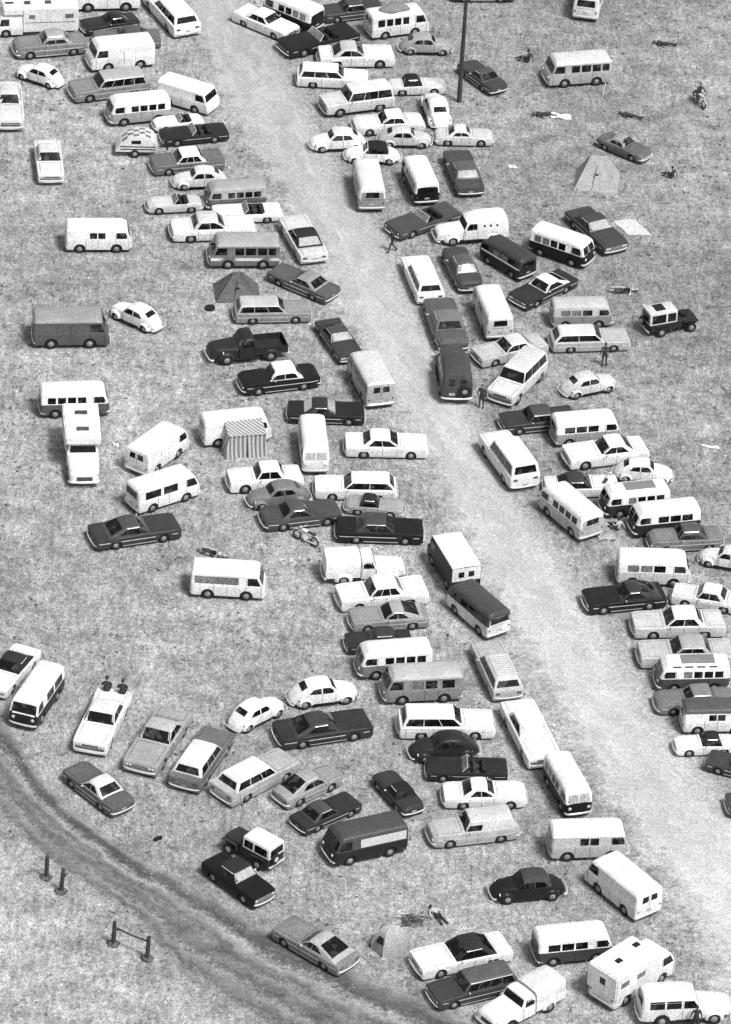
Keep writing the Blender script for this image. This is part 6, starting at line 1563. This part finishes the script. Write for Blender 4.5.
# ------------------------------------------------------------------ burnt-out camp fire
r = empty('camp_fire', (*PT['fire'], 0)); tag(r, 'heap of burnt branches and ash behind the small dome tent', 'camp fire')
bm = bmesh.new()
for k in range(26):
    a = random.uniform(0, 6.28); q = random.uniform(0, .7); l = random.uniform(.3, .6); t = random.uniform(0, 6.28); z = random.uniform(.03, .22)
    tube(bm, [(q*math.cos(a), q*math.sin(a), z), (q*math.cos(a)+l*math.cos(t), q*math.sin(a)+l*math.sin(t)*.7, z*random.uniform(.3, 1.5))], .022, 5)
obj('branches', finish(bm, 'branches', ['wood']), r)
bm = bmesh.new(); bmesh.ops.create_icosphere(bm, subdivisions=3, radius=1)
for v in bm.verts: v.co = Vector((v.co.x*.6, v.co.y*.5, max(0, v.co.z)*.10*(1+.4*math.sin(9*v.co.x)*math.sin(7*v.co.y))))
obj('ash_heap', finish(bm, 'ash_heap', ['weed']), r)

# ------------------------------------------------------------------ people
M['hair'] = worn('dark_hair', 0.03, 0.8, amp=0.3)
M['trousers'] = worn('dark_trousers', 0.035, 0.9, amp=0.2)
M['shirt_dark'] = worn('dark_jacket', 0.04, 0.9, amp=0.2)
M['shirt_pale'] = worn('pale_shirt', 0.55, 0.9, amp=0.1)
M['shoe'] = worn('dark_shoes', 0.02, 0.7, amp=0.2)
POSE = {
 'stand': dict(pel=(0, 0, .95), chest=(0, 0, 1.32), neck=(.01, 0, 1.52), head=(.02, 0, 1.66),
    kn=[(.03, .11, .50), (.02, -.11, .50)], an=[(-.02, .13, .08), (.0, -.13, .08)], el=[(-.02, .28, 1.14), (-.02, -.28, 1.14)], wr=[(.08, .28, .90), (.08, -.28, .90)]),
 'walk': dict(pel=(0, 0, .93), chest=(.03, 0, 1.30), neck=(.05, 0, 1.50), head=(.08, 0, 1.64),
    kn=[(.20, .10, .52), (-.06, -.10, .49)], an=[(.30, .11, .08), (-.38, -.11, .12)], el=[(-.14, .27, 1.13), (.10, -.27, 1.12)], wr=[(-.12, .25, .88), (.28, -.24, .93)]),
 'sit': dict(pel=(0, 0, .10), chest=(-.04, 0, .48), neck=(-.02, 0, .68), head=(.02, 0, .82),
    kn=[(.42, .14, .14), (.42, -.14, .14)], an=[(.50, .15, -.28), (.50, -.15, -.28)], el=[(.02, .27, .36), (.02, -.27, .36)], wr=[(.25, .16, .24), (.25, -.16, .24)]),
 'ride': dict(pel=(-.15, 0, .86), chest=(-.06, 0, 1.22), neck=(-.02, 0, 1.42), head=(.03, 0, 1.56),
    kn=[(.26, .20, .72), (.26, -.20, .72)], an=[(.10, .24, .30), (.10, -.24, .30)], el=[(.12, .30, 1.12), (.12, -.30, 1.12)], wr=[(.38, .30, 1.02), (.38, -.30, 1.02)]),
 'lie': dict(pel=(0, 0, .13), chest=(.37, .02, .15), neck=(.57, .02, .16), head=(.72, .03, .17),
    kn=[(-.42, .13, .20), (-.42, -.12, .12)], an=[(-.84, .16, .08), (-.86, -.16, .08)], el=[(.22, .34, .09), (.25, -.32, .09)], wr=[(.02, .40, .07), (.40, -.46, .07)]),
 'seat_ground': dict(pel=(0, 0, .12), chest=(-.06, 0, .48), neck=(-.02, 0, .68), head=(.03, 0, .82),
    kn=[(.36, .16, .42), (.42, -.14, .30)], an=[(.58, .17, .07), (.80, -.15, .07)], el=[(.06, .28, .40), (-.16, -.30, .34)], wr=[(.28, .20, .44), (-.26, -.32, .08)]),
}
def person(pt, rz, pose, label, shirt='shirt_dark', trousers='trousers', z=0.0, scale=1.0, group=None):
    q = {k: ([Vector(a) for a in v] if isinstance(v, list) else Vector(v)) for k, v in POSE[pose].items()}
    P_, E_, Rr = [], [], []
    def add(p, r, link=None):
        P_.append(Vector(p)); Rr.append(r)
        if link is not None: E_.append((link, len(P_)-1))
        return len(P_)-1
    pel = add(q['pel'], .135)
    belly = add(q['pel'].lerp(q['chest'], .5), .125, pel); ch = add(q['chest'], .15, belly)
    nb = add(q['chest'].lerp(q['neck'], .72), .085, ch); ne = add(q['neck'], .055, nb); add(q['neck'].lerp(q['head'], .5), .055, ne)
    zone = {}
    for s in (0, 1):
        sg = 1 if s == 0 else -1
        hip = add(q['pel']+Vector((0, sg*.10, -.06 if pose not in ('lie',) else 0)), .105, pel)
        mid = add(q['pel'].lerp(q['kn'][s], .5)+Vector((0, sg*.05, 0)), .085, hip)
        kn = add(q['kn'][s], .062, mid); cf = add(q['kn'][s].lerp(q['an'][s], .35), .058, kn); an = add(q['an'][s], .040, cf)
        sh = add(q['chest'].lerp(q['neck'], .45)+Vector((0, sg*.17, 0)), .065, ch)
        el = add(q['el'][s], .043, sh); fm = add(q['el'][s].lerp(q['wr'][s], .3), .042, el); wr = add(q['wr'][s], .028, fm)
    me = bpy.data.meshes.new('body'); me.from_pydata(P_, E_, []); me.update()
    o = bpy.data.objects.new('body_tmp', me); C.objects.link(o)
    md = o.modifiers.new('Skin', 'SKIN'); md.use_smooth_shade = True
    sd = me.skin_vertices[0].data
    for i, r_ in enumerate(Rr): sd[i].radius = (r_, r_*(0.82 if i in (pel, belly, ch) else 1)); sd[i].use_root = (i == 0)
    sb = o.modifiers.new('Sub', 'SUBSURF'); sb.levels = 1; sb.render_levels = 1
    dg = bpy.context.evaluated_depsgraph_get(); ev = o.evaluated_get(dg); body = bpy.data.meshes.new_from_object(ev)
    bpy.data.objects.remove(o)
    bm = bmesh.new(); bm.from_mesh(body)
    # head with brow, nose and chin
    hd = bmesh.new(); bmesh.ops.create_icosphere(hd, subdivisions=3, radius=1)
    for v in hd.verts:
        c = v.co.copy(); f = max(0, c.x)
        z_ = c.z*.125; y_ = c.y*.078*(1-.22*max(0, -c.z)); x_ = c.x*.098
        if f > .9 and abs(c.y) < .2 and -.35 < c.z < .15: x_ += .022
        if f > .8 and .1 < abs(c.y) < .5 and .0 < c.z < .25: x_ -= .010
        if f > .75 and abs(c.y) < .35 and -.60 < c.z < -.48: x_ -= .006
        v.co = q['head']+Vector((x_, y_, z_))
    tmp = bpy.data.meshes.new('t'); hd.to_mesh(tmp); hd.free(); bm.from_mesh(tmp); bpy.data.meshes.remove(tmp)
    for s in (0, 1):
        sg = 1 if s == 0 else -1; w = q['wr'][s]; d = (w-q['el'][s]).normalized(); sd_ = Vector((0, 1, 0)); sd_ = (sd_-d*sd_.dot(d)).normalized() if abs(d.y) < .9 else Vector((1, 0, 0)); nn = d.cross(sd_)
        fw = Vector((1, 0, 0)) if abs(d.x) < .8 else Vector((0, 0, 1)); fw = (fw-d*fw.dot(d)).normalized()
        tube(bm, [w-d*.01, w+d*.03, w+d*.085], [.026, .038, .036], 8)
        for k, (off, ln_) in enumerate(((-.030, .060), (-.010, .075), (.010, .080), (.030, .070))):
            b0 = w+d*.08+fw*off; tube(bm, [b0, b0+d*ln_*.5, b0+d*ln_*.9-nn*.012*sg], [.0085, .008, .006], 6)
        b0 = w+d*.03+fw*.034; tube(bm, [b0, b0+d*.03+fw*.022, b0+d*.058+fw*.026], [.010, .009, .007], 6)
        # ears
        e = q['head']+Vector((-.005, sg*.080, -.005)); tube(bm, [e+Vector((0, 0, -.025)), e+Vector((-.008, sg*.008, 0)), e+Vector((0, 0, .028))], [.007, .012, .008], 6)
        # foot
        an = q['an'][s]; fd = Vector((.16, 0, -.045)) if pose != 'lie' else Vector((-.05, 0, .12))
        if pose == 'sit': fd = Vector((.14, 0, -.03))
        tube(bm, [an-fd*.35, an+fd*.2+Vector((0, 0, -.01)), an+fd*.75, an+fd*1.05], [.04, .046, .043, .026], 8)
    bm.verts.ensure_lookup_table()
    me2 = bpy.data.meshes.new('body'); bm.to_mesh(me2); bm.free()
    for k in ('skin', shirt, trousers, 'shoe'): me2.materials.append(M[k])
    leg_pts = [q['pel']] ; arms = [(q['el'][s], q['wr'][s]) for s in (0, 1)]
    for p in me2.polygons:
        c = p.center; p.use_smooth = True
        dl = min([segd(c, q['pel'], q['pel'])]+[segd(c, q['pel']+Vector((0, sg*.1, 0)), q['kn'][s]) for s, sg in ((0, 1), (1, -1))]+[segd(c, q['kn'][s], q['an'][s]) for s in (0, 1)])
        dt = min(segd(c, q['pel'].lerp(q['chest'], .45), q['chest'].lerp(q['neck'], .6))-.06, *[segd(c, q['chest'].lerp(q['neck'], .45)+Vector((0, sg*.17, 0)), q['el'][s]) for s, sg in ((0, 1), (1, -1))], *[segd(c, a, a.lerp(b, .8)) for a, b in arms])
        dh = min(segd(c, q['neck'].lerp(q['head'], .3), q['head'])-.03, *[segd(c, a.lerp(b, .98), b+(b-a).normalized()*.15) for a, b in arms])
        df = min(segd(c, q['an'][s]-Vector((.0, 0, .0)), q['an'][s]) for s in (0, 1))
        m_ = min((dh, 0), (dt, 1), (dl, 2))[1]
        if df < .09 and m_ == 2: m_ = 3
        if df < .22 and c.z < q['an'][0].z+.03 and pose in ('stand', 'walk') : m_ = 3
        p.material_index = m_
    r = empty('person', (pt[0], pt[1], z), rz); r.scale = (scale,)*3
    tag(r, label, 'person', group)
    obj('body', me2, r)
    hb = bmesh.new(); bmesh.ops.create_icosphere(hb, subdivisions=2, radius=1)
    for v in list(hb.verts):
        c = v.co; back = -c.x
        v.co = q['head']+Vector((c.x*.108-.008, c.y*.090, c.z*.125+.016))
    bmesh.ops.delete(hb, geom=[f for f in hb.faces if (lambda c: c.x-q['head'].x > .035 and c.z-q['head'].z < .075 or c.z-q['head'].z < -.07)(f.calc_center_median())], context='FACES')
    obj('hair', finish(hb, 'hair', ['hair'], 80), r)
    return r
def segd(p, a, b):
    ab = b-a; t = 0 if ab.length < 1e-6 else max(0, min(1, (p-a).dot(ab)/ab.length_squared)); return (p-(a+ab*t)).length
person(PT['man_walk'], R(200), 'walk', 'person in dark clothes striding past the nose of the dark open convertible')
person(PT['man_side'], R(250), 'stand', 'person in dark jacket standing by the grille of the roof-rack wagon')
person(PT['man_wagon'], R(100), 'stand', 'person in dark clothes standing at the side of the pale wagon')
person(PT['stand_far'], R(160), 'seat_ground', 'person sitting on the grass left of the pale windowed van', scale=1.1)
person(PT['lying1'], R(175), 'lie', 'person in dark clothes lying on the grass at the upper right')
person(PT['lying2'], R(160), 'lie', 'person lying on the grass above the grey sports coupe')
person(PT['lying3'], R(150), 'seat_ground', 'person sitting on the grass right of the pale tent')
person(PT['lying4'], R(120), 'lie', 'person in pale shirt lying on the grass above the white hardtop with black roof', 'shirt_pale')
bx, by = PT['blanket']; person((bx-1.15, by+.05), R(190), 'lie', 'person in dark clothes lying left of the white blanket')
person(PT['lie5'], R(140), 'seat_ground', 'person sitting on the ground by the dark minibus with sunroof', 'shirt_pale')
# the pair on the boot of the white finned sedan
fin = [v for k, v in VEH.items() if 'two people' in k][0]
mw = Matrix.Translation(fin.location) @ Matrix.Rotation(fin.rotation_euler.z, 4, 'Z') @ Matrix.Scale(fin.scale.x, 4)
for yy, lab in ((.48, 'right one of the two people in dark coats on the white boot'), (-.42, 'left one of the two people in dark coats on the white boot')):
    q = mw @ Vector((-2.28, yy, 0.93)); person((q.x, q.y), fin.rotation_euler.z+math.pi+R(8), 'sit', lab, z=q.z-.02, scale=1.12, group='pair sitting on the boot of a white sedan')
# someone in the open side door of the old carryall
ca = [v for k, v in VEH.items() if 'open side door' in k][0]
mw = Matrix.Translation(ca.location) @ Matrix.Rotation(ca.rotation_euler.z, 4, 'Z') @ Matrix.Scale(ca.scale.x, 4)
q = mw @ Vector((.35, -1.35, 0)); person((q.x, q.y), ca.rotation_euler.z+R(80), 'stand', 'person in dark clothes standing at the open door of the white carryall')
# ------------------------------------------------------------------ motorcycles
def motorcycle(pt, rz, label, tank='shirt_pale', lean=12, seatmat='seat'):
    r = empty('motorcycle', (pt[0], pt[1], 0), rz); tag(r, label, 'motorcycle', 'motorcycles on the field')
    tilt = Matrix.Rotation(R(lean), 4, 'X')
    def ob(nm, bm, m, par=r):
        for v in bm.verts: v.co = tilt @ v.co
        return obj(nm, finish(bm, nm, [m]), par)
    for xw in (.68, -.66):
        bm = bmesh.new(); n = 20; rows = []
        for rr, dy in ((.24, -.04), (.30, -.05), (.32, 0), (.30, .05), (.24, .04)):
            rows.append([bm.verts.new((xw+rr*math.cos(2*math.pi*k/n), dy, .32+rr*math.sin(2*math.pi*k/n))) for k in range(n)])
        rows.append(rows[0])
        for a, b in zip(rows, rows[1:]):
            for i in range(n): bm.faces.new((a[i], a[(i+1) % n], b[(i+1) % n], b[i]))
        w = ob('wheel', bm, 'tyre')
        bm = bmesh.new()
        for k in range(8):
            a = 2*math.pi*k/8; tube(bm, [(xw, 0, .32), (xw+.245*math.cos(a), 0, .32+.245*math.sin(a))], .008, 4)
        tube(bm, [(xw, -.05, .32), (xw, .05, .32)], .045, 8); ob('spokes', bm, 'chrome', w)
        bm = bmesh.new(); pts = [(xw+.36*math.cos(R(t)), 0, .32+.36*math.sin(R(t))) for t in range(30, 171, 20)]
        tube(bm, pts, .045, 6); ob('mudguard', bm, 'lamp')
    bm = bmesh.new(); tube(bm, [(.40, 0, .82), (-.05, 0, .35), (-.35, 0, .38), (-.66, 0, .34)], .022, 6); tube(bm, [(.40, 0, .82), (-.45, 0, .72), (-.62, 0, .36)], .022, 6); ob('frame', bm, 'dark')
    bm = bmesh.new(); box(bm, .02, 0, .42, .36, .24, .30, .05); ob('engine', bm, 'chrome')
    bm = bmesh.new(); bmesh.ops.create_icosphere(bm, subdivisions=2, radius=1)
    for v in bm.verts: v.co = Vector((v.co.x*.28+.16, v.co.y*.13, v.co.z*.12+.78))
    ob('fuel_tank', bm, tank)
    bm = bmesh.new(); box(bm, -.34, 0, .78, .62, .24, .10, .035); ob('saddle', bm, seatmat)
    bm = bmesh.new()
    for s in (1, -1): tube(bm, [(.68, s*.08, .32), (.42, s*.08, .90)], .022, 6)
    ob('fork', bm, 'chrome')
    bm = bmesh.new(); tube(bm, [(.28, -.36, 1.02), (.36, -.18, .98), (.40, 0, .93), (.36, .18, .98), (.28, .36, 1.02)], .016, 6); ob('handlebar', bm, 'chrome')
    bm = bmesh.new(); bmesh.ops.create_icosphere(bm, subdivisions=2, radius=.09)
    for v in bm.verts: v.co += Vector((.52, 0, .88))
    ob('headlight', bm, 'lamp')
    for s in (1, -1):
        bm = bmesh.new(); tube(bm, [(.10, s*.13, .40), (.0, s*.16, .26), (-.75, s*.16, .30)], [.022, .03, .038], 6); ob('exhaust_pipe', bm, 'chrome')
    return r
x, y = PT['moto_rider']; motorcycle((x, y), R(-65), 'motorcycle with rider alone at the upper right', lean=0)
person((x, y), R(-65), 'ride', 'person in dark jacket riding the motorcycle at the upper right')
motorcycle(PT['moto_white'], R(145), 'white motorcycle leaning in front of the dark grey coupe', 'sheet_white')
motorcycle(PT['moto_dark'], R(-20), 'dark motorcycle lying over above the white van with a grey side panel', 'dark', 58)
motorcycle(PT['moto_small'], R(10), 'dark motorcycle lying on the open grass above the pale wagon at right', 'dark', 62)
motorcycle(PT['moto_sat'], R(70), 'small motorcycle parked between two white cars right of the road', 'shirt_pale', 10)

# ------------------------------------------------------------------ camera, light, sky
sc = bpy.context.scene
cd = bpy.data.cameras.new('camera'); cam = bpy.data.objects.new('camera', cd); C.objects.link(cam)
cd.sensor_fit = 'HORIZONTAL'; cd.sensor_width = 36.0; cd.lens = CAM_F*36.0/731.0
cd.clip_start = 1.0; cd.clip_end = 9000.0
cam.location = (0, -CAM_D*math.cos(CAM_DEP), CAM_D*math.sin(CAM_DEP))
look = Vector((0, 0, 0))-cam.location
cam.rotation_mode = 'QUATERNION'
cam.rotation_quaternion = (look.to_track_quat('-Z', 'Y').to_matrix() @ Matrix.Rotation(CAM_ROLL, 3, 'Z')).to_quaternion()
sc.camera = cam
w = bpy.data.worlds.new('World'); sc.world = w; w.use_nodes = True
nt = w.node_tree; nt.nodes.clear()
out = nt.nodes.new('ShaderNodeOutputWorld'); bg = nt.nodes.new('ShaderNodeBackground'); sky = nt.nodes.new('ShaderNodeTexSky')
sky.sky_type = 'NISHITA'; sky.sun_disc = False; sky.sun_elevation = R(SUN_EL); sky.sun_rotation = R(SUN_ROT); sky.dust_density = 3.0; sky.air_density = 1.0
bw = nt.nodes.new('ShaderNodeRGBToBW')   # black and white picture: the sky's luminance only
nt.links.new(sky.outputs[0], bw.inputs[0]); nt.links.new(bw.outputs[0], bg.inputs['Color']); nt.links.new(bg.outputs[0], out.inputs[0])
bg.inputs['Strength'].default_value = SKY_S
sd = bpy.data.lights.new('sun', 'SUN'); sd.energy = SUN_E; sd.angle = R(SUN_ANG); sd.color = (1, 1, 1)
so = bpy.data.objects.new('sun', sd); C.objects.link(so)
dirv = Vector((math.sin(R(SUN_ROT))*math.cos(R(SUN_EL)), math.cos(R(SUN_ROT))*math.cos(R(SUN_EL)), math.sin(R(SUN_EL))))
so.rotation_euler = dirv.to_track_quat('Z', 'Y').to_euler()
sc.view_settings.view_transform = 'Standard'; sc.view_settings.look = 'None'; sc.view_settings.exposure = 0; sc.view_settings.gamma = 1
sc.render.engine = 'CYCLES'
